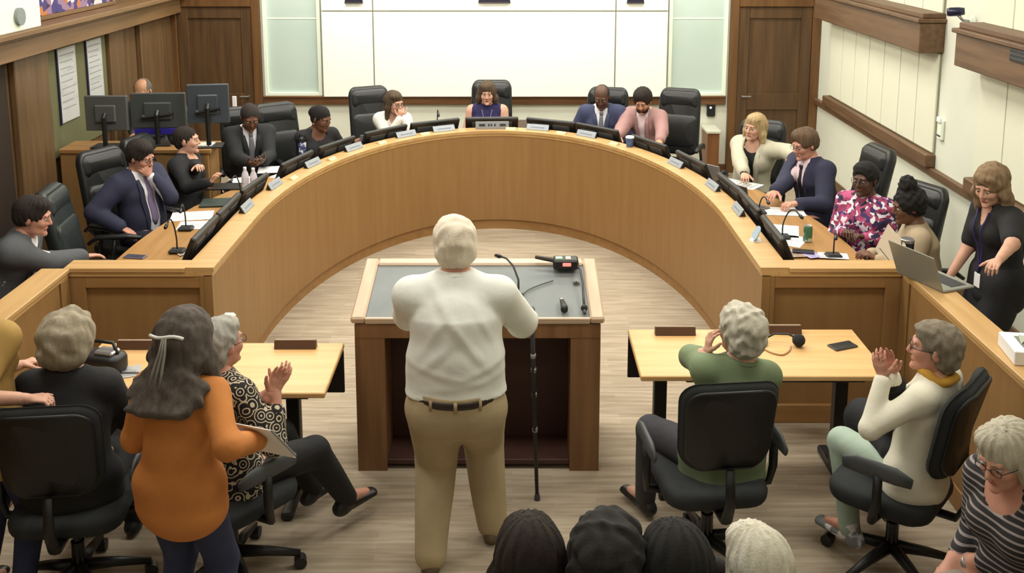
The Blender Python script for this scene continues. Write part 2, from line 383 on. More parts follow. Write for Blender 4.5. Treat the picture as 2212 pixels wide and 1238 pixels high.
for (qa, qb, yt, yb_, w) in ((121, 161, 98, 265, 'nearer, at the left edge of the board'), (184, 217, 81, 218, 'farther, partly behind a monitor')):
    A = atX((qa + qb) / 2, yt + 4, XL + .03); y0 = atX(qa, yt, XL + .03).y; y1 = atX(qb, yt, XL + .03).y; zt = A.z; z0 = atX((qa + qb) / 2, yb_, XL + .03).z
    o = thing('poster', 'white printed poster on the olive board, %s' % w, 'poster', (XL + .021, (y0 + y1) / 2, z0))
    hw = (y1 - y0) / 2
    MB().box((0, -hw, 0), (.012, hw, zt - z0), .002).build('sheet', PAPERG, o)
    MB().box((0, -hw - .02, -.01), (.018, -hw, zt - z0 + .01), .002).build('frame_edge', mat('dark blue frame', (36, 32, 60), .5), o)
    rl = MB()
    for q in range(9): rl.box((.012, -hw * .8, (zt - z0) * (.9 - q * .09)), (.0125, hw * (.8 - (q * 37 % 5) * .1), (zt - z0) * (.9 - q * .09) + .008))
    rl.build('text_lines', mat('faint print', (130, 134, 142), .8), o)
# upper left: colourful mural panel and white box above the beam
ym0, ym1 = atX(90, 10, XL + .1).y, atX(262, 5, XL + .1).y
def mural():
    m = mat('mural colours', (90, 90, 160), .7); nt = m.node_tree; b = nt.nodes['Principled BSDF']
    v = nt.nodes.new('ShaderNodeTexVoronoi'); v.inputs['Scale'].default_value = 14
    tc = nt.nodes.new('ShaderNodeTexCoord'); nt.links.new(tc.outputs['Object'], v.inputs['Vector'])
    r = nt.nodes.new('ShaderNodeValToRGB'); r.color_ramp.interpolation = 'CONSTANT'
    for p, c in ((0.0, (70, 60, 120)), (.3, (150, 120, 150)), (.5, (190, 120, 70)), (.65, (210, 205, 210)), (.85, (60, 40, 60))):
        e = r.color_ramp.elements.new(p); e.color = rgb(c)
    s = nt.nodes.new('ShaderNodeSeparateColor'); nt.links.new(v.outputs['Color'], s.inputs[0]); nt.links.new(s.outputs[0], r.inputs[0]); nt.links.new(r.outputs[0], b.inputs['Base Color'])
    return m
o = thing('mural', 'colourful blue and orange mural strip above the left wooden beam', 'mural', (XL + .001, (ym0 + ym1) / 2, 2.24))
MB().box((0, -(ym1 - ym0) / 2, 0), (.03, (ym1 - ym0) / 2, 1.0), .004).build('canvas', mural(), o)
rbox((0, -(ym1 - ym0) / 2, -.035), (.05, (ym1 - ym0) / 2, 0), .003).build('lower_frame', W_WALLY, o)
a = atX(0, 50, XL + .24); b = atX(88, 32, XL + .24)
o = thing('projector_housing', 'white box with a grey round lens cover on the left beam at the top corner', 'box', (XL + .02, (a.y + b.y) / 2 - .15, 2.201))
rbox((0, -.55, 0), (.22, (b.y - a.y) / 2 + .15, .6), .01).build('body', FRAMEW, o)
MB().tube([(.22, .1, .12), (.25, .1, .12)], .07, 16).build('lens_cover', mat('mid grey cover', (130, 140, 140), .5), o, angle=40)

# ------------------------------------------------------------------ dais
EC = (-0.15, 6.9); EA, EB = 1.66, 2.93; YW = 5.86
def ecurve(off=0.0, n=64, offc=None, YW=YW):
    """points from left end to right end; off outward; offc offset at the apex"""
    pts = []
    oc = off if offc is None else offc
    pts.append(Vector((EC[0] - EA - off, YW)))
    pts.append(Vector((EC[0] - EA - off, (YW + EC[1]) / 2)))
    for i in range(n + 1):
        t = math.pi * (1 - i / n); x = EA * math.cos(t); y = EB * math.sin(t)
        nx, ny = math.cos(t) / EA, math.sin(t) / EB; l = math.hypot(nx, ny); nx /= l; ny /= l
        o_ = off + (oc - off) * math.sin(t) ** 2
        pts.append(Vector((EC[0] + x + nx * o_, EC[1] + y + ny * o_)))
    pts.append(Vector((EC[0] + EA + off, (YW + EC[1]) / 2)))
    pts.append(Vector((EC[0] + EA + off, YW)))
    return pts
def strip(mb, A, B, z0, z1):
    """solid between two plan curves"""
    n = len(A); vs = []
    for P, z in ((A, z0), (B, z0), (B, z1), (A, z1)): vs += [(p.x, p.y, z) for p in P]
    fs = []
    for i in range(n - 1):
        for k in range(4):
            k2 = (k + 1) % 4
            fs.append((k * n + i, k2 * n + i, k2 * n + i + 1, k * n + i + 1))
    fs += [(0, 3 * n, 2 * n, n), (n - 1, 2 * n - 1, 3 * n - 1, 4 * n - 1)]
    return mb.add(vs, [tuple(reversed(f)) for f in fs])
ZD = 1.01; YS = YW + .062
D = thing('council_dais', 'long curved light oak council dais with raised front and inner worktop', 'dais', (EC[0], YW, 0))
def dpart(mb, name, m, **k):
    L = D.location; mb.v = [(v[0] - L.x, v[1] - L.y, v[2]) for v in mb.v]
    return mb.build(name, m, D, **k)
dpart(strip(MB(), ecurve(.0), ecurve(.05), .1, ZD - .05), 'curved_front', W_DAIS, angle=30)
dpart(strip(MB(), ecurve(.02), ecurve(.05), 0, .1), 'toe_kick', W_DAISX, angle=30)
dpart(strip(strip(MB(), ecurve(-.012), ecurve(.16), ZD - .028, ZD), ecurve(-.004), ecurve(.1), ZD - .055, ZD - .028), 'curved_cap', W_CAP, angle=30)
dpart(strip(MB(), ecurve(.10, YW=YS), ecurve(.13, YW=YS), .6, ZD - .028), 'inner_board', W_DAISX, angle=30)
dpart(strip(MB(), ecurve(.05, YW=YS), ecurve(.92, offc=.60, YW=YS), .725, .76), 'worktop', W_DESK, angle=30)
dpart(strip(MB(), ecurve(.40, YW=YS), ecurve(.43, YW=YS), .1, .725), 'modesty_panel', W_DAISX, angle=30)
XWL, XWR = -2.68, 2.36
for sgn, x0, x1 in ((-1, XWL, EC[0] - EA - .05), (1, EC[0] + EA + .05, XWR)):
    dpart(MB().box((x0, YW + .03, 0), (x1, YW + .06, ZD - .055)), 'wing_panel', W_DAIS)
    w0, w1 = (.1, .03) if sgn < 0 else (.03, .1)
    dpart(rbox((x0, YW + .002, 0), (x0 + w0, YW + .03, ZD - .055), .003), 'wing_stile', W_DAIS)
    dpart(rbox((x1 - w1, YW + .002, 0), (x1, YW + .03, ZD - .055), .003), 'wing_stile', W_DAIS)
    dpart(rbox((x0 + w0, YW + .002, ZD - .13), (x1 - w1, YW + .03, ZD - .055), .003), 'wing_rail', W_DAISX)
    dpart(rbox((x0 + w0, YW + .002, 0), (x1 - w1, YW + .03, .12), .003), 'wing_rail', W_DAISX)
    e0, e1 = (x0 - .02, EC[0] - EA - .161) if sgn < 0 else (EC[0] + EA + .161, x1 + .02)
    dpart(rbox((e0, YW - .012, ZD - .028), (e1, YW + .14, ZD), .003).box((max(e0, XWL) if sgn < 0 else EC[0] + EA + .101, YW - .004, ZD - .055), (EC[0] - EA - .101 if sgn < 0 else min(e1, XWR), YW + .12, ZD - .028)), 'wing_cap', W_CAP)
# side runs toward the camera
for sgn, x0 in ((-1, XWL), (1, XWR)):
    y1 = YW + .02; y0 = 2.3
    xo = x0 + sgn * .10
    dpart(MB().box((min(x0, xo) + .0, y0, 0), (max(x0, xo), y1 + .0, ZD - .055)), 'side_panel', W_DAIS)
    dpart(rbox((min(x0 - sgn * .02, xo + sgn * .05), y0, ZD - .028), (max(x0 - sgn * .02, xo + sgn * .05), YW - .013, ZD), .004).box((min(x0 - sgn * .008, xo), y0, ZD - .055), (max(x0 - sgn * .008, xo), YW - .013, ZD - .028)), 'side_cap', W_CAPY)
    dpart(rbox((min(x0, x0 - sgn * .012), y0, 0), (max(x0, x0 - sgn * .012), y1 - .035, .12), .003), 'side_base', W_DAISY)
    dpart(rbox((min(x0, x0 - sgn * .012), YW - .12, .12), (max(x0, x0 - sgn * .012), YW - .01, ZD - .056), .003), 'side_stile', W_DAIS)
    # outer side pieces of the wing box that hold the worktop
    dpart(MB().box((min(xo, x0 + sgn * .03), YW + .061, .0), (max(xo, x0 + sgn * .03) , YW + .1, .76)), 'end_board', W_DAIS)

# ------------------------------------------------------------------ furniture prototypes
def exec_chair(label, x, y, a, lm=LEATHER, group=None, z_top=1.2):
    t = thing('office_chair', label, 'chair', (x, y, 0), a, group)
    MB().rslab(.52, .50, .10, .1, M=Matrix.Translation((0, .02, .43)), dome=.02, bev=.02).build('seat', lm, t, True)
    hb = z_top - .50
    # backrest: rounded slab bent backward
    mb = MB().rslab(.52, hb, .10, .09, n=6, bev=.025, dome=.012)
    vs = []
    for v in mb.v:
        u = (v[1] / hb + .5)
        w = v[0] * (0.86 + .14 * math.sin(math.pi * min(1, u * 1.1)))
        yy = -.26 - .10 * u + v[2] * 1.0 + .05 * (abs(v[0]) / .26) ** 2 - (0.03 if u > .8 else 0)
        vs.append((w, yy, .50 + u * hb))
    mb.v = vs
    mb.f = [tuple(reversed(f)) for f in mb.f]
    bk = mb.build('backrest', lm, t, True)
    for (u0, u1, d) in ((.70, .97, .045), (.12, .62, .03)):
        m2 = MB().rslab(.42, (u1 - u0) * hb, .05, .06, bev=.018, dome=.015)
        m2.v = [(v[0], -.26 - .10 * (u0 + (v[1] / ((u1 - u0) * hb) + .5) * (u1 - u0)) + .045 + v[2] + .04 * (abs(v[0]) / .26) ** 2 - (0.02 if u0 > .5 else 0), .50 + hb * (u0 + (v[1] / ((u1 - u0) * hb) + .5) * (u1 - u0))) for v in m2.v]
        m2.f = [tuple(reversed(f)) for f in m2.f]
        m2.build('headrest' if u0 > .5 else 'back_cushion', lm, t, True)
    for s in (-1, 1):
        MB().tube([(s * .20, -.05, .38), (s * .29, -.05, .40), (s * .31, -.02, .52), (s * .30, .0, .635)], .016, 8).build('arm_bracket', BLACK, t, True)
        MB().tube([(s * .30, -.20, .60), (s * .30, -.13, .65), (s * .30, .10, .655), (s * .30, .20, .64)], [.02, .03, .03, .022], 10, flat=.7).build('armrest', BLACK, t, True)
    MB().lathe([(.03, .12), (.03, .28), (.022, .28), (.022, .38), (.08, .38), (.08, .40)], n=12).build('column', BLACKG, t, angle=40)
    star = MB()
    for k in range(5):
        q = 2 * math.pi * k / 5 + .3; c, s_ = math.cos(q), math.sin(q)
        star.tube([(c * .03, s_ * .03, .13), (c * .16, s_ * .16, .11), (c * .30, s_ * .30, .075)], [.028, .022, .016], 8)
    star.build('base', BLACK, t, True)
    for k in range(5):
        q = 2 * math.pi * k / 5 + .3; c, s_ = math.cos(q), math.sin(q)
        MB().tube([(c * .30 - s_ * .022, s_ * .30 + c * .022, .03), (c * .30 + s_ * .022, s_ * .30 - c * .022, .03)], .028, 12).build('caster', BLACK, t, angle=40)
    return t
def task_chair(label, x, y, a, group=None, star_rot=.3):
    t = thing('task_chair', label, 'chair', (x, y, 0), a, group)
    MB().rslab(.50, .48, .09, .12, M=Matrix.Translation((0, .02, .44)), dome=.015, bev=.02).build('seat', FABCH, t, True)
    hb = .46; z0 = .62
    mb = MB().rslab(.47, hb, .06, .11, n=7, bev=.02, dome=.01)
    mb.v = [(v[0] * (1 - .10 * (.5 - v[1] / hb)), -.25 - .08 * (v[1] / hb + .5) + v[2] + .06 * (abs(v[0]) / .23) ** 2, z0 + (v[1] / hb + .5) * hb) for v in mb.v]
    mb.f = [tuple(reversed(f)) for f in mb.f]
    mb.build('backrest', FABCH, t, True)
    m2 = MB().rslab(.43, hb - .05, .02, .10, n=7, bev=.006)
    m2.v = [(v[0] * (1 - .10 * (.5 - v[1] / hb)), -.285 - .08 * (v[1] / hb + .5) + v[2] + .06 * (abs(v[0]) / .23) ** 2, z0 + (v[1] / hb + .5) * hb) for v in m2.v]
    m2.f = [tuple(reversed(f)) for f in m2.f]
    m2.build('back_shell', BLACK, t, True)
    MB().tube([(0, -.05, .38), (0, -.28, .39), (0, -.33, .50), (0, -.31, .66)], [.03, .03, .025, .02], 8, flat=.5).build('back_bar', BLACK, t, True)
    for s in (-1, 1):
        MB().tube([(s * .18, 0, .39), (s * .30, 0, .41), (s * .31, -.02, .5), (s * .31, -.02, .645)], [.02, .02, .022, .022], 8).build('arm_post', BLACK, t, True)
        MB().tube([(s * .31, -.17, .655), (s * .31, -.10, .665), (s * .31, .08, .665), (s * .31, .14, .655)], [.025, .042, .042, .028], 12, flat=.42, up=(1, 0, 0)).build('armrest', ARMGREY, t, True)
    MB().lathe([(.03, .12), (.03, .26), (.02, .26), (.02, .38), (.09, .38), (.09, .40)], n=12).build('column', BLACKG, t, angle=40)
    star = MB()
    for k in range(5):
        q = 2 * math.pi * k / 5 + star_rot; c, s_ = math.cos(q), math.sin(q)
        star.tube([(c * .03, s_ * .03, .13), (c * .16, s_ * .16, .11), (c * .31, s_ * .31, .075)], [.03, .024, .016], 8)
    star.build('base', BLACK, t, True)
    for k in range(5):
        q = 2 * math.pi * k / 5 + star_rot; c, s_ = math.cos(q), math.sin(q)
        MB().tube([(c * .31 - s_ * .025, s_ * .31 + c * .025, .032), (c * .31 + s_ * .025, s_ * .31 - c * .025, .032)], .030, 12).build('caster', BLACK, t, angle=40)
    return t

# tables
def table(label, x0, x1, y0, y1, z=.74, lx=()):
    t = thing('training_table', label, 'table', ((x0 + x1) / 2, (y0 + y1) / 2, 0)); w = (x1 - x0) / 2; d = (y1 - y0) / 2
    rbox((-w, -d, z - .03), (w, d, z), .005).build('tabletop', W_TABLE, t)
    rbox((-w + .0, d - .04, .46), (w - .0, d - .02, z - .03), .003).build('modesty_panel', mat('black modesty panel', (26, 16, 18), .6), t)
    rbox((-w + .25, -d + .08, z - .075), (w - .1, -d + .14, z - .03), .004).build('support_beam', BLACK, t)
    for x in lx:
        rbox((x - .035, -.02, .04), (x + .035, .05, z - .03), .006).build('leg', BLACK, t)
        rbox((x - .03, -d + .05, .0), (x + .03, d - .04, .045), .01).build('foot', BLACK, t)
    return t
table('light maple training table at the right with a phone and round black microphone on it', .67, 1.97, 4.96, 5.57, lx=(-.50, .50))
table('light maple training table at the left with women seated along it', -2.30, -.94, 4.77, 5.38, lx=(-.5, .45))
blk = mat('brown name block', (86, 60, 42), .5)
for (px, py, w, lab) in ((1458, 722, .23, 'brown wooden name block at the left end of the right table'), (1692, 719, .20, 'brown wooden name block beside the microphone on the right table'),
                         (300, 752, .23, 'brown wooden name block on the left table beside the grey haired woman in black'), (639, 751, .23, 'brown wooden name block near the right end of the left table')):
    p = at(px, py, .74)
    o = thing('name_block', lab, 'name block', (p.x, p.y, .7405))
    MB().add([(-w / 2, -.025, 0), (w / 2, -.025, 0), (w / 2, .025, 0), (-w / 2, .025, 0), (-w / 2, -.012, .045), (w / 2, -.012, .045), (w / 2, .008, .045), (-w / 2, .008, .045)], [(3, 2, 1, 0), (4, 5, 6, 7), (0, 1, 5, 4), (1, 2, 6, 5), (2, 3, 7, 6), (3, 0, 4, 7)]).build('block', blk, o)
    MB().box((-w / 2 + .004, -.010, .045), (w / 2 - .004, .006, .049), .001).build('top_edge', mat('pale block edge', (150, 128, 108), .5), o)

# lectern
LX0, LX1, LY0, LY1, LZ0, LZ1 = -.87, .49, 5.30, 5.95, .91, 1.03
lc = (LX0 + LX1) / 2; LW = (LX1 - LX0) / 2
L = thing('lectern', 'wide wooden lectern with sloping grey top and two side pedestals', 'lectern', (lc, LY0, 0))
sl = math.atan2(LZ1 - LZ0, LY1 - LY0); LT = Matrix.Translation((0, 0, LZ0)) @ Matrix.Rotation(sl, 4, 'X'); ll = math.hypot(LZ1 - LZ0, LY1 - LY0)
fw = .05
def taper(mb):
    return mb
MB().box((-LW + fw, .02, -.02), (LW - fw, ll - fw * 1.3, -.006), M=LT).build('writing_mat', LECTGREY, L)
MB().box((-LW - .02, 0, -.03), (-LW + fw + .01, ll, .012), .01, M=LT).build('side_frame', wood('lectern frame side', (186, 160, 134), (198, 174, 148), 'y', .42), L)
MB().box((LW - fw - .01, 0, -.03), (LW + .02, ll, .012), .01, M=LT).build('side_frame', MATS['lectern frame side'], L)
MB().box((-LW + fw + .01, ll - fw * 1.4, -.03), (LW - fw - .01, ll, .012), .01, M=LT).build('back_frame', W_LECT, L)
MB().box((-LW + fw + .01, 0, -.03), (LW - fw - .01, .02, .006), .004, M=LT).build('front_lip', W_LECT, L)
rbox((-LW + .0, .01, LZ0 - .115), (LW - .0, .05, LZ0 - .032), .004).build('apron', W_LECTD, L)
pwid = .165
for s in (-1, 1):
    a, b = sorted((s * LW, s * (LW - pwid)))
    pz = lambda y: LZ0 - .032 + (y) * math.tan(sl) - .002
    for nm, (y0, y1) in (('pedestal', (.012, LY1 - LY0 - .05)),):
        MB().add([(a, y0, 0), (b, y0, 0), (b, y1, 0), (a, y1, 0), (a, y0, pz(y0) - .08), (b, y0, pz(y0) - .08), (b, y1, pz(y1)), (a, y1, pz(y1))], [(3, 2, 1, 0), (4, 5, 6, 7), (0, 1, 5, 4), (1, 2, 6, 5), (2, 3, 7, 6), (3, 0, 4, 7)]).build(nm, W_LECTD, L)
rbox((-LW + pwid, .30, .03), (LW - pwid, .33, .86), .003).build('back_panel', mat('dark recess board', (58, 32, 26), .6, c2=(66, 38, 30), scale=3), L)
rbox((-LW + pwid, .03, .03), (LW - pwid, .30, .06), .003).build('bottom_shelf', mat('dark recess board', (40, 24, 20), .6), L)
# ------------------------------------------------------------------ things on the dais
def dais_frame(p):
    """nearest point of the inner dais edge to plan point p: (point, outward normal)"""
    best = None
    C = ecurve(0.0, n=240)
    for i in range(1, len(C) - 1):
        d = (C[i] - Vector((p[0], p[1]))).length
        if best is None or d < best[0]:
            t = (C[i + 1] - C[i - 1]).normalized(); best = (d, C[i], Vector((-t.y, t.x)))
    return best[1], best[2]
def yaw_of(nrm): return math.atan2(-nrm.x, nrm.y)      # local +y along nrm
mon_at = [((460, 492), 'nearest the left wing, before the man with a lavender tie'), ((521, 437), 'second from the left wing, beside the black folder'), ((597, 390), 'third from the left wing, beside two water bottles'),
          ((680, 340), 'in front of the man in a black suit'), ((773, 309), 'in front of the woman with a dark bun in black'), ((862, 282), 'in front of the woman in a white cardigan'),
          ((955, 265), 'left of the middle monitor, under a thin microphone'), ((1064, 260), 'in the middle, in front of the woman in navy'), ((1172, 266), 'right of the middle, before a grey laptop'),
          ((1262, 279), 'in front of the bald man in a blue suit'), ((1356, 306), 'in front of the man in a pink jacket'), ((1434, 341), 'right of the blue cup'), ((1503, 391), 'fourth from the right wing, beside a water bottle'),
          ((1578, 434), 'in front of the man in a navy suit at the right'), ((1657, 523), 'nearest the right wing, beside scattered papers')]
mon_at[-2] = ((1578, 430), 'second from the right wing, below an open laptop')
proto = None
for (px, py), w in mon_at:
    p = at(px, py, 1.11); c, n = dais_frame(p)
    pos = c + n * .245
    lab = 'low black dais monitor ' + w
    if proto is None:
        t = thing('desk_monitor', lab, 'monitor')
        TM = Matrix.Translation((0, 0, .965)) @ Matrix.Rotation(math.radians(24), 4, 'X')
        b = MB().box((-.265, -.02, -.155), (.265, .018, .155), .008, M=TM).build('screen_housing', BLACK, t)
        MB().box((-.25, .0175, -.14), (.25, .0195, .14), M=TM).build('display', mat('dim display', (26, 30, 36), .2), t)
        g = MB()
        for (a0, a1) in ((-.2, -.02), (.02, .2)): g.box((a0, -.026, .055), (a1, -.018, .11), .002, M=TM)
        g.build('back_vents', mat('vent grey', (62, 68, 74), .5), t)
        rbox((-.10, -.10, .761), (.10, .10, .785), .006).build('base', BLACK, t); MB().box((-.03, -.03, .78), (.03, .0, .90), .005).build('stand', BLACK, t)
        proto = t
    else: t = copy_tree(proto); t['label'] = lab
    tag(t, group='desk monitors around the dais'); t.location = (pos.x, pos.y, 0); t.rotation_euler = (0, 0, yaw_of(n))
proto = None
for (px, py), w in (((628, 400), 'third from the left end'), ((700, 356), 'fourth from the left end'), ((792, 322), 'in front of the woman with a bun'), ((880, 292), 'in front of the woman in a white cardigan'),
                ((966, 281), 'just left of the middle one'), ((1153, 281), 'just right of the middle one'), ((1246, 295), 'in front of the bald man in blue'), ((1416, 357), 'right of the blue cup'),
                ((1497, 402), 'fourth from the right end, beside the bottle'), ((1558, 452), 'second from the right end'), ((544, 446), 'second from the left end')):
    p = at(px, py, 1.03); c, n = dais_frame(p); pos = c + n * .085
    lab = 'silver name plate ' + w
    if proto is None:
        t = thing('name_plate', lab, 'name plate')
        TM = Matrix.Rotation(math.radians(-32), 4, 'X')
        MB().box((-.115, -.004, 0), (.115, .004, .062), .002, M=TM).build('plate', PLATE, t)
        MB().add([(-.11, .005, .001), (.11, .005, .001), (.11, .05, .001), (-.11, .05, .001), (-.11, .034, .05), (.11, .034, .05)], [(0, 1, 5, 4), (1, 2, 5), (2, 3, 4, 5), (3, 0, 4), (3, 2, 1, 0)]).build('stand', BLACK, t)
        g = MB(); g.box((-.07, -.0052, .022), (.07, -.0038, .034), M=TM).build('engraved_name', mat('faint engraving', (120, 128, 140), .5), t)
        proto = t
    else: t = copy_tree(proto); t['label'] = lab
    tag(t, group='name plates on the dais'); t.location = (pos.x, pos.y, ZD + .001); t.rotation_euler = (0, 0, yaw_of(n))
p = at(1064, 276, 1.03); c, n = dais_frame(p); pos = c + n * .07
t = thing('chair_name_plate', 'wide silver name plate with dark lettering in front of the middle monitor', 'name plate', (pos.x, pos.y, ZD + .001), yaw_of(n))
rbox((-.165, -.005, 0), (.165, .005, .075), .002).build('plate', PLATE, t); rbox((-.15, .0055, 0), (.15, .03, .012), .002).build('stand', BLACK, t)
g = MB()
for a, b in ((-.13, -.07), (-.04, -.025), (-.015, .0), (.02, .035), (.075, .135)): MB().box((a, -.0065, .028), (b, -.0048, .052)).build('letter_block', INK, t)
t = thing('name_disc', 'round bluish grey card standing on the dais cap near the right wing', 'card')
p = at(1624, 521, 1.03); c, n = dais_frame(p); pos = c + n * .08; t.location = (pos.x, pos.y, ZD + .001); t.rotation_euler = (0, 0, yaw_of(n))
MB().lathe([(.055, -.004), (.055, .004)], n=20, M=Matrix.Translation((0, 0, .045)) @ Matrix.Rotation(math.radians(65), 4, 'X')).build('disc', mat('pale blue', (160, 184, 200), .5), t, angle=40)
MB().lathe([(.04, 0), (.03, .012)], n=16).build('base', PAPER, t, angle=40)
# small pale blocks (sensors) set on the cap between places
proto = None
for px, py, w in ((1107, 273, 'right of the middle name plate'), (1215, 287, 'between two right-hand monitors'), (1318, 312, 'left of the pink jacketed man\'s monitor'), (722, 346, 'beside the fourth left name plate'), (905, 285, 'left of the thin microphone'), (650, 386, 'beside the third left name plate'), (820, 308, 'beside the bun woman\'s name plate')):
    p = at(px, py, 1.012); c, n = dais_frame(p); pos = c + n * .07
    lab = 'tiny cream card on dais cap, ' + w
    if proto is None:
        t = thing('tent_card', lab, 'card')
        cm = mat('cream card', (222, 196, 150), .6)
        MB().add([(-.05, -.03, 0), (.05, -.03, 0), (.05, .03, 0), (-.05, .03, 0), (-.05, 0, .02), (.05, 0, .02)], [(3, 2, 1, 0), (0, 1, 5, 4), (2, 3, 4, 5), (1, 2, 5), (3, 0, 4)]).build('card', cm, t)
        proto = t
    else: t = copy_tree(proto); t['label'] = lab
    tag(t, group='tent cards on the dais cap'); t.location = (pos.x, pos.y, ZD + .001); t.rotation_euler = (0, 0, yaw_of(n))
# gooseneck microphones
def goose(px, py, z, tx, ty, lab, hgt=.32, base=True, loc=None):
    p = at(px, py, z) if loc is None else Vector(loc); q = at(tx, ty, z + hgt)
    d = Vector((q.x - p.x, q.y - p.y)); 
    if d.length > .25: d = d.normalized() * .25
    t = thing('gooseneck_microphone', lab, 'microphone', (p.x, p.y, z + .001), group='gooseneck microphones')
    rbox((-.055, -.045, 0), (.055, .045, .028), .012).build('base', BLACK, t)
    rbox((-.012, -.035, .026), (.012, -.02, .032), .002).build('button', ARMGREY, t)
    pts = [(0, 0, .02), (0, 0, hgt * .4), (d.x * .25, d.y * .25, hgt * .8), (d.x * .6, d.y * .6, hgt), (d.x, d.y, hgt * .93)]
    from mathutils import geometry
    cur = []
    for i in range(13):
        u = i / 12 * (len(pts) - 1); k = min(int(u), len(pts) - 2); f = u - k
        P = [Vector(pts[max(k - 1, 0)]), Vector(pts[k]), Vector(pts[k + 1]), Vector(pts[min(k + 2, len(pts) - 1)])]
        cur.append(.5 * ((2 * P[1]) + (P[2] - P[0]) * f + (2 * P[0] - 5 * P[1] + 4 * P[2] - P[3]) * f * f + (3 * P[1] - P[0] - 3 * P[2] + P[3]) * f ** 3))
    MB().tube(cur[:-1], .0055, 6).build('neck', BLACK, t, True)
    e = cur[-1]; s_ = cur[-2]; dd = (e - s_).normalized()
    MB().tube([s_, s_ + dd * .02, s_ + dd * .05, s_ + dd * .06], [.006, .012, .012, .006], 10).build('capsule', BLACKG, t, True)
    return t
goose(383, 546, .76, 360, 480, 'black gooseneck microphone nearest the left wing of the dais', .27)
goose(402, 497, .76, 390, 450, 'black gooseneck microphone behind white papers near the navy suited man', .24)
goose(520, 428, .76, 500, 385, 'black gooseneck microphone left of the two water bottles', .22)
goose(945, 290, .76, 947, 240, 'thin upright gooseneck microphone left of the middle monitor', .42, loc=(-.76, 10.12, .76))
goose(1800, 556, .76, 1806, 510, 'black gooseneck microphone in front of the right wing, by the beige woman', .24)
goose(1690, 515, .76, 1730, 462, 'black gooseneck microphone among papers near the green can', .26)
goose(1640, 462, .76, 1665, 440, 'black gooseneck microphone beside the navy suited man\'s papers', .18)

def sheet(px, py, z, w, d, a, lab, m=PAPER, th=.002, grp=None, name='paper_sheet', cat='paper'):
    p = at(px, py, z)
    t = thing(name, lab, cat, (p.x, p.y, z + .001), math.radians(a), grp)
    MB().box((-w / 2, -d / 2, 0), (w / 2, d / 2, th), .0006).build('sheet', m, t)
    g = MB()
    for k in range(6): g.box((-w * .38, -d * .38 + k * d * .13, th), (w * (.38 - .12 * (k * 7 % 3)), -d * .38 + k * d * .13 + .006, th + .0006))
    g.build('text_lines', mat('faint print', (130, 134, 142), .8), t)
    return t
G = 'papers on the left side of the dais'
sheet(415, 467, .76, .32, .24, 12, 'white paper with a pen in front of the navy suited man, farther of two', grp=G)
sheet(420, 487, .76, .24, .21, 8, 'white paper in front of the navy suited man, nearer of two', grp=G)
sheet(530, 392, .76, .22, .30, 30, 'white paper left of the two water bottles', grp=G)
sheet(598, 367, .76, .34, .24, 10, 'white papers in front of the black suited man', th=.006, grp=G)
sheet(622, 378, .76, .22, .28, -20, 'white paper lying by the monitor of the black suited man', grp=G)
G = 'papers on the right side of the dais'
sheet(1598, 398, .76, .22, .36, 50, 'long white paper between the blonde woman and the open laptop', grp=G)
sheet(1690, 458, .76, .34, .22, -6, 'white papers under the navy suited man\'s hands', th=.006, grp=G)
sheet(1675, 498, .76, .34, .30, -15, 'large white paper under the gooseneck microphone by the can', grp=G)
sheet(1705, 520, .76, .22, .26, -30, 'white paper partly under another sheet left of the green can', grp=G)
sheet(1700, 548, .77, .28, .16, 5, 'open booklet with tan pictures behind the right wing', m=mat('booklet tan', (200, 180, 150), .6, c2=(150, 110, 90), scale=20), grp=G)
sheet(1800, 553, .77, .20, .12, -10, 'small white card behind the right wing by the microphone', grp=G)
sheet(1755, 552, .772, .10, .10, 20, 'small white and violet card behind the right wing', m=mat('violet card', (190, 180, 235), .6), grp=G)
sheet(396, 549, .765, .07, .05, 40, 'small cream card beside the nearest left microphone', m=mat('cream card', (222, 196, 150), .6))
# folders
p = at(480, 440, .76)
t = thing('folder', 'closed dark green folder on the left worktop', 'folder', (p.x, p.y, .762), math.radians(8)); rbox((-.17, -.11, 0), (.17, .11, .018), .004).build('cover', mat('dark green cover', (44, 58, 52), .5), t); MB().box((-.16, -.1, .003), (.168, .108, .014)).build('pages', PAPER, t)
p = at(487, 405, .76)
t = thing('folder', 'thin black folder on the left worktop behind the dark green one', 'folder', (p.x, p.y, .762), math.radians(5)); rbox((-.16, -.1, 0), (.16, .1, .014), .003).build('cover', BLACK, t); MB().box((-.15, -.09, .003), (.158, .098, .011)).build('pages', PAPER, t)
# phone under the reaching man's hand, violet device
p = at(292, 556, .76)
t = thing('smartphone', 'grey phone lying at the near end of the left worktop', 'phone', (p.x, p.y, .7612), math.radians(80)); rbox((-.035, -.075, 0), (.035, .075, .009), .003).build('body', mat('phone grey', (110, 108, 130), .3), t); MB().box((-.031, -.068, .009), (.031, .068, .0096)).build('screen', mat('phone screen', (70, 72, 88), .15), t)
p = at(1580, 0 + 520, .76)
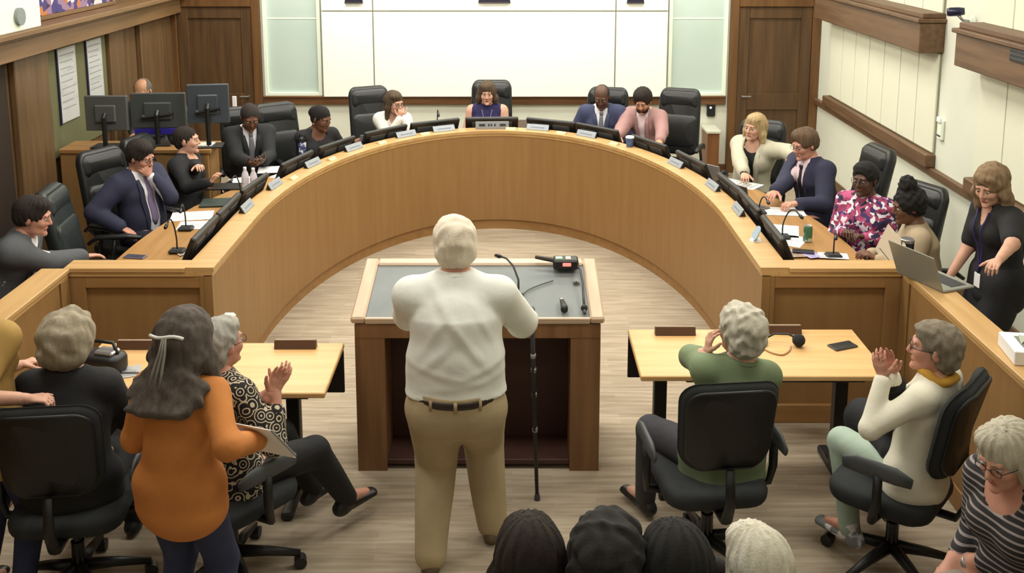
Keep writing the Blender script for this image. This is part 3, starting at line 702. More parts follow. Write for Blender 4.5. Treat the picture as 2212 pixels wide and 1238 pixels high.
# cup, can, tumbler, bottles, flask
p = at(1392, 318, .99); 
t = thing('paper_cup', 'blue and white paper cup beside the pink jacketed man\'s monitor', 'cup', (p.x, p.y + .0, .76))
cn, nn = dais_frame(p); q = cn + nn * .12; t.location = (q.x, q.y, ZD + .001)
MB().lathe([(.028, 0), (.030, .002), (.038, .085)], n=18).build('cup', mat('cup blue', (92, 116, 168), .5, c2=(60, 84, 140), scale=30), t, angle=50)
MB().lathe([(.040, .083), (.040, .09), (.036, .098), (.01, .099)], n=18).build('lid', PAPER, t, angle=40)
def can(px, py, z, lab):
    p = at(px, py, z); t = thing('drink_can', lab, 'can', (p.x, p.y, z + .001))
    MB().lathe([(.026, 0), (.033, .008), (.033, .105), (.027, .118)], n=18).build('body', mat('can green', (78, 120, 88), .3, .3, c2=(200, 210, 200), scale=14, lo=.5, hi=.56), t, angle=40)
    MB().lathe([(.0275, .116), (.0275, .121), (.022, .119), (.001, .119)], n=18).build('top', SILVER, t, angle=40)
can(1744, 522, .76, 'green and white drink can on papers at the right of the dais')
def bottle(px, py, z, lab, h=.21, r=.032, grp=None):
    p = at(px, py, z); t = thing('water_bottle', lab, 'bottle', (p.x, p.y, z + .001), 0, grp)
    MB().lathe([(r * .9, 0), (r, .006), (r, h * .30), (r * .93, h * .34), (r, h * .38), (r, h * .62), (r * .8, h * .76), (.014, h * .88), (.013, h * .93)], n=18).build('body', mat('clear bottle plastic', (226, 222, 228), .15, alpha=.75), t, angle=60)
    MB().lathe([(r * 1.01, h * .36), (r * 1.01, h * .58)], n=18).build('label_band', mat('bottle band', (214, 210, 222), .5), t, angle=40)
    MB().lathe([(.015, h * .92), (.015, h), (.012, h * 1.01)], n=14).build('cap', PAPER, t, angle=40)
bottle(531, 413, .76, 'clear water bottle on the left worktop, left of the pair', grp='water bottles on the left worktop')
bottle(549, 415, .76, 'clear water bottle on the left worktop, right of the pair', grp='water bottles on the left worktop')
bottle(1484, 372, .86, 'clear water bottle standing by the right-hand monitors', h=.20)
p = bpy.data.objects['water_bottle.002']; p.location.z = .761; q = at(1484, 392, .76); p.location.x = q.x; p.location.y = q.y
q = at(862, 300, .76)
bottle(868, 296, .78, 'small clear bottle in front of the woman in a white cardigan', h=.2)
bpy.data.objects['water_bottle.003'].location.z = .761
p = at(654, 348, .76)
t = thing('flask', 'white and blue insulated flask in front of the woman with a bun', 'flask', (p.x, p.y, .761))
MB().lathe([(.036, 0), (.04, .005), (.04, .17), (.036, .19)], n=18).build('body', mat('flask pattern', (225, 228, 235), .4, c2=(50, 60, 110), scale=25, lo=.45, hi=.5), t, angle=40)
MB().lathe([(.037, .19), (.037, .225), (.02, .24), (.001, .24)], n=18).build('lid', BLACK, t, angle=40)
MB().tube([(.03, 0, .225), (.02, 0, .26), (-.02, 0, .26), (-.03, 0, .225)], .006, 6).build('handle', BLACK, t, True)
p = at(1955, 590, .80)
t = thing('tumbler', 'tall black insulated tumbler with a silver rim near the grey laptop', 'tumbler', (p.x, p.y, .761))
MB().lathe([(.034, 0), (.036, .004), (.044, .20), (.044, .255)], n=20).build('body', mat('tumbler black', (30, 30, 36), .3), t, angle=40)
MB().lathe([(.045, .252), (.045, .27), (.04, .275), (.001, .272)], n=20).build('lid', SILVER, t, angle=40)
# laptops
def laptop(px, py, z, a, lab, tilt=105, w=.33, m=None, loc=None, roll=0):
    m = m or mat('laptop grey', (150, 150, 148), .4, .3)
    p = loc or at(px, py, z); t = thing('laptop', lab, 'laptop', (p[0], p[1], z + .001), math.radians(a))
    rbox((-w / 2, -.115, 0), (w / 2, .115, .014), .004).build('base', m, t)
    MB().box((-w * .42, -.03, .014), (w * .42, .08, .0155)).build('keyboard', mat('laptop keys', (50, 52, 56), .5), t)
    TM = Matrix.Translation((0, -.115, .014)) @ Matrix.Rotation(math.radians(tilt - 90), 4, 'X')
    MB().box((-w / 2, -.007, 0), (w / 2, .0, .22), .003, M=TM).build('lid', m, t)
    MB().box((-w * .47, .0, .012), (w * .47, .0012, .21), M=TM).build('display', mat('laptop display', (90, 110, 130), .2, emit=.15), t)
    return t
# local -y side carries the lid (its back faces -y)
laptop(0, 0, .76, 0, 'grey laptop open behind the monitor right of the middle', w=.34, loc=at(1152, 268, .90).xy.to_tuple() + (0,))
laptop(1545, 400, .76, -48, 'grey laptop open by the blonde woman, its lid toward the dais front', loc=None)
laptop(1610, 447, .76, -55, 'dark brown grey laptop open before the navy suited man at the right', m=mat('laptop dark', (92, 86, 84), .35, .2))
t_ = laptop(2020, 606, ZD, -68, 'silver laptop open on the right corner of the dais rail', tilt=112, m=mat('laptop silver', (146, 148, 138), .35, .2), w=.36)
laptop(793, 330, .76, 28, 'grey tablet on a stand in front of the woman with a bun', m=mat('tablet grey', (104, 108, 116), .4), w=.26)
laptop(712, 362, .76, 30, 'grey document screen on the left worktop behind a name plate', m=MATS['tablet grey'], w=.26)
# black phone and notepad near beige woman
p = at(1735, 548, .765)
t = thing('smartphone', 'dark blue phone behind the right wing among papers', 'phone', (p.x, p.y, .779), math.radians(75)); rbox((-.035, -.075, 0), (.035, .075, .009), .003).build('body', mat('phone navy', (52, 50, 96), .3), t); MB().box((-.031, -.068, .009), (.031, .068, .0096)).build('screen', BLACKG, t)

# tissue box on right side rail
p = at(2185, 765, ZD)
t = thing('tissue_box', 'white tissue box on the right side rail', 'box', (p.x + .03, p.y - .02, ZD + .001), math.radians(-8))
rbox((-.065, -.12, 0), (.065, .12, .07), .004).build('box', PAPER, t); MB().box((-.012, -.07, .07), (.012, .07, .071)).build('slot', mat('slot grey', (120, 124, 120), .7), t); MB().add([(-.01, -.03, .071), (.01, .03, .071), (.03, .0, .10), (-.02, -.01, .11), (0, .04, .095)], [(0, 1, 2), (0, 2, 3), (1, 4, 3), (1, 3, 2)]).build('tissue', FRAMEW, t)
# ------------------------------------------------------------------ lectern things
def onlect(px, py):
    """point on the lectern's slope seen at a pixel"""
    z = .97
    for _ in range(12):
        p = at(px, py, z); z = LZ0 + (p.y - LY0) * math.tan(sl) + .003
    return at(px, py, z)
p = onlect(1222, 585)
t = thing('timer_box', 'black timing box with a red light on the back frame of the lectern', 'timer', (p.x, p.y + .02, p.z + .014))
rbox((-.075, -.05, 0), (.075, .05, .06), .01).build('body', BLACK, t)
rbox((-.02, -.057, .025), (.03, -.049, .045), .003).build('red_light', mat('red lamp', (255, 90, 80), .4, emit=2.2), t)
rbox((-.06, -.02, .06), (-.02, .01, .066), .002).build('green_light', mat('green lamp', (150, 220, 150), .4, emit=1.0), t)
rbox((-.0, -.02, .06), (.03, .01, .066), .002).build('yellow_light', mat('yellow lamp', (250, 250, 180), .4, emit=1.2), t)
MB().tube([(-.07, 0, .045), (-.18, .03, .055)], [.016, .012], 8).build('side_arm', mat('dark brown plastic', (52, 42, 34), .5), t)
def cable(lab, pix, r=.006, m=BLACK, name='cable', z=None, cat='cable', zoff=.008):
    P = [onlect(*q) + Vector((0, 0, zoff)) if z is None else at(q[0], q[1], z) + Vector((0, 0, r)) for q in pix]
    L0 = P[0].copy(); cur = []
    n = len(P)
    for i in range(n - 1):
        A = [P[max(i - 1, 0)], P[i], P[i + 1], P[min(i + 2, n - 1)]]
        for k in range(6):
            f = k / 6
            cur.append(.5 * ((2 * A[1]) + (A[2] - A[0]) * f + (2 * A[0] - 5 * A[1] + 4 * A[2] - A[3]) * f * f + (3 * A[1] - A[0] - 3 * A[2] + A[3]) * f ** 3) - L0)
    cur.append(P[-1] - L0)
    t = MB().tube(cur, r, 6).build(name, m, None, True, loc=L0)
    return tag(t, lab, cat)
p = onlect(1262, 672); 
t = thing('lectern_microphone', 'black gooseneck microphone curving down the right side of the lectern', 'microphone', tuple(p))
q0 = onlect(1247, 592) - p
pts = [q0 + Vector((0, .0, .05)), q0 * .8 + Vector((.01, 0, .07)), q0 * .5 + Vector((.012, 0, .05)), q0 * .22 + Vector((.004, 0, .03)), Vector((0, 0, .022))]
MB().tube(pts, .007, 8).build('neck', BLACK, t, True); MB().lathe([(.001, 0), (.017, .004), (.02, .02), (.012, .035), (.001, .04)], n=12).build('capsule', BLACK, t, True)
MB().tube([(0, -.0, .012), (0, -.05, .006)], [.012, .008], 8).build('tip', DGREY, t, True)
p = onlect(1218, 668)
t = thing('small_microphone', 'small black microphone with a silver end lying on the lectern', 'microphone', tuple(p + Vector((0, 0, .02))))
MB().tube([(.0, -.05, -.004), (.002, -.02, -.002), (-.008, .05, .01)], [.02, .02, .013], 10).build('body', BLACK, t, True); MB().tube([(-.008, .05, .01), (-.011, .075, .013)], [.013, .012], 10).build('silver_end', SILVER, t, True)
p = onlect(1245, 612)
t = thing('switch_plate', 'tiny dark switch set in the grey lectern mat', 'switch', tuple(p)); rbox((-.02, -.012, 0), (.02, .012, .006), .002).build('plate', DGREY, t); rbox((-.006, -.006, .006), (.006, .006, .01), .001).build('button', BLACK, t)
cable('thin grey cable curving over the grey lectern mat', [(1120, 645), (1140, 628), (1165, 617), (1195, 607)], .004, mat('cable grey', (88, 96, 92), .6), zoff=.003)
p = onlect(1120, 640)
t = thing('gooseneck_microphone', 'black gooseneck microphone bending up behind the standing man\'s shoulder on the lectern', 'microphone', tuple(p), group='gooseneck microphones')
MB().lathe([(.03, 0), (.03, .012), (.01, .018)], n=12).build('base', BLACK, t, True)
MB().tube([(0, 0, .01), (0, .05, .08), (-.03, .12, .14), (-.07, .19, .16), (-.10, .25, .15)], .006, 8).build('neck', BLACK, t, True)
MB().tube([(-.10, .25, .15), (-.115, .275, .145), (-.135, .30, .14)], [.008, .014, .01], 10).build('capsule', BLACKG, t, True)
# ------------------------------------------------------------------ things on the tables
p = at(1820, 749, .74)
t = thing('smartphone', 'dark grey phone lying on the right training table', 'phone', (p.x, p.y, .7405), math.radians(-68)); rbox((-.04, -.075, 0), (.04, .075, .010), .003).build('body', mat('phone dark', (60, 64, 64), .4), t); MB().box((-.034, -.068, .010), (.034, .068, .0106)).build('screen', mat('phone glass', (48, 52, 54), .15), t); rbox((-.032, .05, .0105), (-.012, .07, .013), .001).build('camera_bump', BLACK, t)
p = at(1725, 742, .76)
t = thing('round_microphone', 'black ball headed gooseneck microphone on the right training table', 'microphone', (p.x, p.y, .741))
MB().tube([(-.2, .05, .012), (-.12, .06, .05), (-.05, .03, .06), (0, 0, .045)], .006, 8).build('neck', BLACK, t, True)
MB().lathe([(.001, -.035), (.02, -.03), (.034, -.012), (.036, .008), (.027, .026), (.001, .036)], (0, 0, .037), 16).build('foam_ball', mat('foam black', (34, 36, 38), .95, bump=.3, bscale=200), t, True)
rbox((-.26, .0, 0), (-.17, .09, .025), .008).build('base', BLACK, t)
o = cable('tan and white cable looping on the right training table', [(1650, 755), (1668, 764), (1690, 768), (1704, 760), (1708, 750)], .005, mat('cable tan', (190, 150, 110), .6), z=.7405)
p = at(496, 738, .74)
t = thing('tabletop_device', 'white device with a dark round opening standing on the left table', 'device', (p.x, p.y + .02, .7405))
rbox((-.045, -.03, 0), (.045, .03, .02), .006).build('base', DGREY, t); rbox((-.035, -.02, .02), (.035, .02, .16), .012).build('body', FRAMEW, t); MB().lathe([(.022, 0), (.022, .006), (.001, .007)], n=16, M=Matrix.Translation((.006, -.02, .07)) @ Matrix.Rotation(math.pi / 2, 4, 'X')).build('opening', BLACK, t, angle=40)
cable('white cable loop on the left table by the grey haired woman', [(498, 752), (512, 758), (518, 772), (508, 785), (492, 788)], .004, PAPER, z=.7405)
p = at(222, 800, .74)
t = thing('handbag', 'open black handbag with silver things on the left table edge', 'bag', (p.x, p.y, .7415), math.radians(-15))
MB().rslab(.26, .14, .10, .05, M=Matrix.Translation((0, 0, .05)), bev=.015).build('body', BLACK, t, True); MB().tube([(-.10, 0, .09), (-.06, .02, .15), (.06, .02, .15), (.10, 0, .09)], .01, 8).build('strap', BLACK, t, True)
rbox((-.02, -.04, .095), (.09, .04, .12), .008).build('silver_contents', SILVER, t)
p = at(265, 812, .74)
sheet(262, 806, .741, .20, .14, 20, 'pale leaflet beside the handbag on the left table', m=mat('leaflet', (170, 170, 168), .6))
o = cable('silver pen lying on the left table', [(255, 806), (300, 806)], .006, SILVER, 'pen', z=.745, cat='pen')

# ------------------------------------------------------------------ operator desk, monitors
oc = at(155, 322, 1.05)
yd = oc.y
t = thing('operator_counter', 'brown wooden counter against the left wall carrying monitors', 'counter', (-3.25, yd, 0))
xe = .57
rbox((-.78, 0, 0), (xe - .03, .04, 1.01), .004).build('front_panel', W_DAIS, t)
rbox((-.785, -.02, 1.01), (xe, .34, 1.05), .006).build('top', W_DAISX, t)
rbox((-.78, .30, 0), (xe - .05, .33, 1.0), .004).build('rear_panel', W_DAIS, t)
rbox((xe - .04, .041, 0), (xe - .02, .3, 1.0), .004).build('end_panel', W_DAIS, t)
def monitor(px0, px1, pyt, pyb, Y, a, lab, m=DGREY, zb=1.051, bracket=False, screen_blue=False):
    A = atY(px0, pyt, Y); B = atY(px1, pyb, Y); cx = (A.x + B.x) / 2; w = B.x - A.x; zt = A.z; z0 = B.z
    t = thing('operator_monitor', lab, 'monitor', (cx, Y, 0), math.radians(a), 'operator monitors')
    hw = w / 2 / max(.5, math.cos(math.radians(a)))
    rbox((-hw, -.015, z0), (hw, .03, zt), .006).build('screen_housing', m, t)
    rbox((-hw * .5, -.045, z0 + (zt - z0) * .25), (hw * .5, -.0155, z0 + (zt - z0) * .75), .01).build('rear_bulge', m, t)
    MB().tube([(0, -.03, (z0 + zt) / 2), (0, -.07, (z0 + zt) / 2 - .03), (0, -.07, zb + .01)], .022, 8).build('stand', BLACK, t)
    rbox((-.12, -.13, zb), (.12, .06, zb + .015), .005).build('base', BLACK, t)
    if bracket: MB().tube([(-hw * .6, -.05, z0 + .1), (hw * .6, -.06, z0 + .14)], .014, 6).build('bracket', BLACKG, t); MB().lathe([(.012, 0), (.012, .004)], n=10, M=Matrix.Translation((-hw * .5, -.05, z0 + .12)) @ Matrix.Rotation(math.pi / 2, 4, 'X')).build('bolt', SILVER, t)
    if screen_blue: rbox((-hw * .9, -.02, z0 - .06), (hw * .6, .01, z0 - .004), .004).build('blue_strip', mat('blue strip', (40, 30, 140), .5), t)
    MB().box((-hw + .01, .0305, z0 + .01), (hw - .01, .0315, zt - .01)).build('display', mat('dim display', (26, 30, 36), .2), t)
    return t
monitor(182, 278, 207, 282, yd + .12, 0, 'grey backed monitor at the left end of the operator counter', mat('monitor back grey', (84, 86, 84), .5))
monitor(282, 402, 201, 276, yd + .22, 4, 'wide dark monitor with a bracket, middle of the operator counter', mat('monitor back dark', (66, 70, 70), .5), bracket=True, screen_blue=True)
monitor(404, 495, 182, 266, yd + .14, 8, 'dark blue grey monitor at the right end of the operator counter', mat('monitor back blue', (58, 66, 74), .5), bracket=True)
a = atY(507, 230, yd + .2)
t = thing('white_divider', 'narrow upright white strip right of the operator monitors', 'divider', (atY(507, 230, 10.15).x, 10.15, 0))
rbox((-.02, -.01, 0.015), (.02, .01, atY(507, 208, 10.15).z), .003).build('strip', PAPER, t); rbox((-.05, -.1, 0), (.05, .1, .015), .003).build('foot', DGREY, t)
sheetp = thing('paper_stack', 'white papers on the operator counter right of the monitors', 'paper', (atY(437, 290, yd + .1).x, yd + .12, 1.051)); rbox((-.09, -.07, 0), (.09, .07, .02), .002).build('papers', PAPER, sheetp); MB().box((-.08, -.06, .02), (.06, .05, .024)).build('top_sheet', FRAMEW, sheetp)
# ------------------------------------------------------------------ figure builder: distance fields meshed by surface nets
def V(*a): return np.array(a, dtype=np.float64)
def nrm(v): 
    v = np.asarray(v, float); l = np.linalg.norm(v); return v / l if l > 1e-9 else V(0, 0, 1)
def Rx(a): a = math.radians(a); c, s = math.cos(a), math.sin(a); return np.array([[1, 0, 0], [0, c, -s], [0, s, c]])
def Ry(a): a = math.radians(a); c, s = math.cos(a), math.sin(a); return np.array([[c, 0, s], [0, 1, 0], [-s, 0, c]])
def Rz(a): a = math.radians(a); c, s = math.cos(a), math.sin(a); return np.array([[c, -s, 0], [s, c, 0], [0, 0, 1]])
def cone(a, b, r0, r1, k=.015, op='+'): return ('c', np.array(a, float), np.array(b, float), r0, r1, k, op)
def ell(c, r, R=None, k=.02, op='+'): return ('e', np.array(c, float), np.array(r, float), np.eye(3) if R is None else R, k, op)
def ecap(a, b, w0, w1, d0, d1, X, k=.03, op='+'):
    a = np.array(a, float); b = np.array(b, float); Z = nrm(b - a); X = nrm(X - Z * np.dot(X, Z)); Y = np.cross(Z, X)
    return ('p', a, b, w0, w1, d0, d1, X, Y, Z, k, op)
def bounds(p):
    if p[0] == 'c': r = max(p[3], p[4]); return np.minimum(p[1], p[2]) - r, np.maximum(p[1], p[2]) + r
    if p[0] == 'e': e = np.sqrt(((p[3] * p[2][None, :]) ** 2).sum(1)); return p[1] - e, p[1] + e
    r = max(p[3:7]); return np.minimum(p[1], p[2]) - r, np.maximum(p[1], p[2]) + r
def sdf(p, Q):
    if p[0] == 'c':
        a, b = p[1], p[2]; ba = b - a; q = Q - a
        t = np.clip(q @ ba / max(ba @ ba, 1e-9), 0, 1)
        return np.linalg.norm(q - t[..., None] * ba, axis=-1) - (p[3] + t * (p[4] - p[3]))
    if p[0] == 'e':
        q = (Q - p[1]) @ p[3]; r = p[2]
        k0 = np.linalg.norm(q / r, axis=-1); k1 = np.linalg.norm(q / (r * r), axis=-1)
        return k0 * (k0 - 1) / np.maximum(k1, 1e-6)
    _, a, b, w0, w1, d0, d1, X, Y, Z, k, op = p
    q = Q - a; L = np.linalg.norm(b - a); z = q @ Z; t = np.clip(z / max(L, 1e-6), 0, 1)
    w = w0 + t * (w1 - w0); d = d0 + t * (d1 - d0); e = z - t * L; m = np.minimum(w, d)
    n = np.sqrt((q @ X / w) ** 2 + (q @ Y / d) ** 2 + (e / m) ** 2)
    return (n - 1) * m * (0.6 + 0.4 / np.maximum(n, 1))
def field_at(prims, Q):
    f = np.full(Q.shape[:-1], 0.2)
    for p in prims:
        d = sdf(p, Q); k, op = p[-2], p[-1]
        if op == '+':
            h = np.maximum(k - np.abs(f - d), 0) / k; f = np.minimum(f, d) - h * h * k * .25
        else:
            d = -d; h = np.maximum(k - np.abs(f - d), 0) / k; f = np.maximum(f, d) + h * h * k * .25
    return f
def inflate(p, e):
    p = list(p)
    if p[0] == 'c': p[3] += e; p[4] += e
    elif p[0] == 'e': p[2] = p[2] + e
    else:
        for i in (3, 4, 5, 6): p[i] += e
    return tuple(p)
def mesh_field(prims, h, disp=None, pad=None):
    lo = np.min([bounds(p)[0] for p in prims if p[-1] == '+'], 0) - 3 * h - .006; hi = np.max([bounds(p)[1] for p in prims if p[-1] == '+'], 0) + 3 * h + .006
    n = np.ceil((hi - lo) / h).astype(int) + 1
    f = np.full(n, 0.2, dtype=np.float64)
    ax = [lo[i] + h * np.arange(n[i]) for i in range(3)]
    for p in prims:
        k, op = p[-2], p[-1]; m = k + 3 * h + .01
        b0, b1 = bounds(p)
        i0 = np.clip(np.floor((b0 - m - lo) / h).astype(int), 0, n - 1); i1 = np.clip(np.ceil((b1 + m - lo) / h).astype(int) + 1, 1, n)
        if (i1 <= i0).any(): continue
        sl_ = tuple(slice(a, b) for a, b in zip(i0, i1))
        G = np.stack(np.meshgrid(ax[0][sl_[0]], ax[1][sl_[1]], ax[2][sl_[2]], indexing='ij'), -1)
        d = sdf(p, G); g = f[sl_]
        if op == '+':
            q = np.maximum(k - np.abs(g - d), 0) / k; f[sl_] = np.minimum(g, d) - q * q * k * .25
        else:
            d = -d; q = np.maximum(k - np.abs(g - d), 0) / k; f[sl_] = np.maximum(g, d) + q * q * k * .25
    if disp is not None:
        near = np.abs(f) < max(4 * h, .03)
        I = np.argwhere(near); P = lo + I * h
        f[near] += disp(P)
    return nets(f, lo, h)
def nets(f, lo, h):
    ins = f < 0
    s = sum(ins[i:ins.shape[0] - 1 + i, j:ins.shape[1] - 1 + j, k:ins.shape[2] - 1 + k].astype(np.int8) for i in (0, 1) for j in (0, 1) for k in (0, 1))
    act = (s > 0) & (s < 8); C = np.argwhere(act); idx = -np.ones(act.shape, dtype=np.int64); idx[tuple(C.T)] = np.arange(len(C))
    acc = np.zeros((len(C), 3)); cnt = np.zeros(len(C))
    corners = [(i, j, k) for i in (0, 1) for j in (0, 1) for k in (0, 1)]
    for a in range(8):
        for b in range(a + 1, 8):
            A, B = np.array(corners[a]), np.array(corners[b])
            if np.abs(A - B).sum() != 1: continue
            fa = f[tuple((C + A).T)]; fb = f[tuple((C + B).T)]; m = (fa < 0) != (fb < 0)
            t = np.where(m, fa / np.where(m, fa - fb, 1), 0)
            acc += np.where(m[:, None], A + t[:, None] * (B - A), 0); cnt += m
    vs = lo + h * (C + acc / np.maximum(cnt, 1)[:, None])
    quads = []
    for ax in range(3):
        o = [k for k in range(3) if k != ax]; e = np.eye(3, dtype=int)
        sa = [slice(None)] * 3; sb = [slice(None)] * 3; sa[ax] = slice(0, -1); sb[ax] = slice(1, None)
        ch = ins[tuple(sa)] != ins[tuple(sb)]
        E = np.argwhere(ch); E = E[(E[:, o[0]] > 0) & (E[:, o[1]] > 0) & (E[:, o[0]] < act.shape[o[0]]) & (E[:, o[1]] < act.shape[o[1]])]
        q = np.stack([idx[tuple((E - e[o[0]] - e[o[1]]).T)], idx[tuple((E - e[o[1]]).T)], idx[tuple(E.T)], idx[tuple((E - e[o[0]]).T)]], 1)
        fl = ins[tuple(E.T)]
        if ax == 1: fl = ~fl
        q = np.where(fl[:, None], q, q[:, ::-1]); quads.append(q)
    q = np.concatenate(quads); q = q[(q >= 0).all(1)]
    return vs, q
def np_mesh(name, parts, m, parent, flip=False):
    vs = []; qs = []; o = 0
    for v, q in parts: vs.append(v); qs.append(q + o); o += len(v)
    v = np.concatenate(vs).astype(np.float32); q = np.concatenate(qs).astype(np.int32)
    me = bpy.data.meshes.new(name); me.vertices.add(len(v)); me.vertices.foreach_set('co', v.ravel())
    me.loops.add(len(q) * 4); me.loops.foreach_set('vertex_index', q.ravel()); me.polygons.add(len(q))
    me.polygons.foreach_set('loop_start', np.arange(0, len(q) * 4, 4, dtype=np.int32)); me.polygons.foreach_set('use_smooth', np.ones(len(q), dtype=bool))
    me.update(calc_edges=True); me.validate()
    me.materials.append(m)
    ob = bpy.data.objects.new(name, me); COL.objects.link(ob); ob.parent = parent
    return ob

def ik(S, T, l1, l2, pole):
    S = np.array(S, float); T = np.array(T, float); d = T - S; L = np.linalg.norm(d); mx = (l1 + l2) * .985
    if L > mx: T = S + d / L * mx; d = T - S; L = mx
    L = max(L, abs(l1 - l2) + .03)
    u = nrm(d); a = (l1 * l1 - l2 * l2 + L * L) / (2 * L); hgt = math.sqrt(max(l1 * l1 - a * a, 0))
    p = np.array(pole, float); p = nrm(p - u * (p @ u))
    return S + u * a + p * hgt, T
def hand_prims(W, D, N, side, curl=25, s=1.0, spread=1.0, thumb=1.0):
    """W wrist, D finger direction, N palm normal (palm side), side +1: thumb on the -X... gives round cones"""
    D = nrm(D); N = nrm(N - D * (N @ D)); T = np.cross(N, D) * side     # toward the thumb
    P = []
    pr = []
    K0 = W + D * .085 * s
    pr.append(cone(W - D * .03, W + D * .01, .027 * s, .024 * s, .02))
    pr.append(ecap(W + D * .02 * s, W + D * .07 * s, .030 * s, .040 * s, .016 * s, .013 * s, T, .012))
    for i, (off, ln) in enumerate(((.030, .074), (.010, .082), (-.011, .076), (-.030, .060))):
        b = W + D * (.078 + .006 * (i in (1, 2))) * s + T * off * s
        d = nrm(D + T * off * 2.2 * spread)
        c = curl
        for j, (fr, r) in enumerate(((.45, .0095), (.32, .0085), (.23, .0075))):
            a = math.radians(c * (.6, 1.2, 1.0)[j] * (1 + .12 * i))
            ax = np.cross(d, N); d = nrm(d * math.cos(a) + N * math.sin(a))
            e = b + d * ln * fr * s
            pr.append(cone(b, e, r * s, (r - .001) * s, .004)); b = e
    b = W + D * .025 * s + T * .026 * s
    d = nrm(D * .75 + T * .8 * thumb + N * .35)
    for ln, r in ((.040, .013), (.030, .0105), (.024, .009)):
        e = b + d * ln * s; pr.append(cone(b, e, r * s, (r - .001) * s, .006)); b = e; d = nrm(d + D * .25 + N * .12)
    return pr

def skin(name, c): return mat(name, c, .5, c2=tuple(int(x * .93) for x in c), scale=14, bump=.03, bscale=120, spec=.35)
SK = {'fair': skin('fair skin', (214, 166, 142)), 'pink': skin('pink skin', (208, 152, 130)), 'tan': skin('tan skin', (190, 142, 108)), 'brown': skin('brown skin', (112, 76, 56)), 'dark': skin('dark skin', (96, 68, 55)), 'olive': skin('olive skin', (200, 150, 118))}
EYEW = mat('eye white', (176, 168, 160), .4); EYED = mat('iris', (40, 28, 22), .2); LIP = mat('lips', (168, 96, 88), .5); LIPD = mat('lips dark', (104, 58, 54), .5)
GLASSM = mat('spectacle frame', (40, 36, 34), .35)
def cloth(name, c, c2=None, **k):
    if c2 is None: c2 = tuple(int(x * .88) for x in c)
    k.setdefault('scale', 6); k.setdefault('bump', .35); k.setdefault('bscale', 16)
    return mat(name, c, .85, c2=c2, **k)
def wrinkle(amp=.004, f=18.0, seed=0, dirn=(1, .4, 1.6)):
    rs = np.random.RandomState(seed); A = []
    for i in range(5):
        d = rs.randn(3); d[2] *= .7; d = nrm(d) * f * (0.6 + .5 * i / 2); A.append((d, rs.rand() * 6, nrm(rs.randn(3)) * f * .4))
    def g(P):
        o = 0
        for d, ph, w in A: o = o + np.sin(P @ d + ph + 1.6 * np.sin(P @ w))
        return o * amp / 2.6
    return g

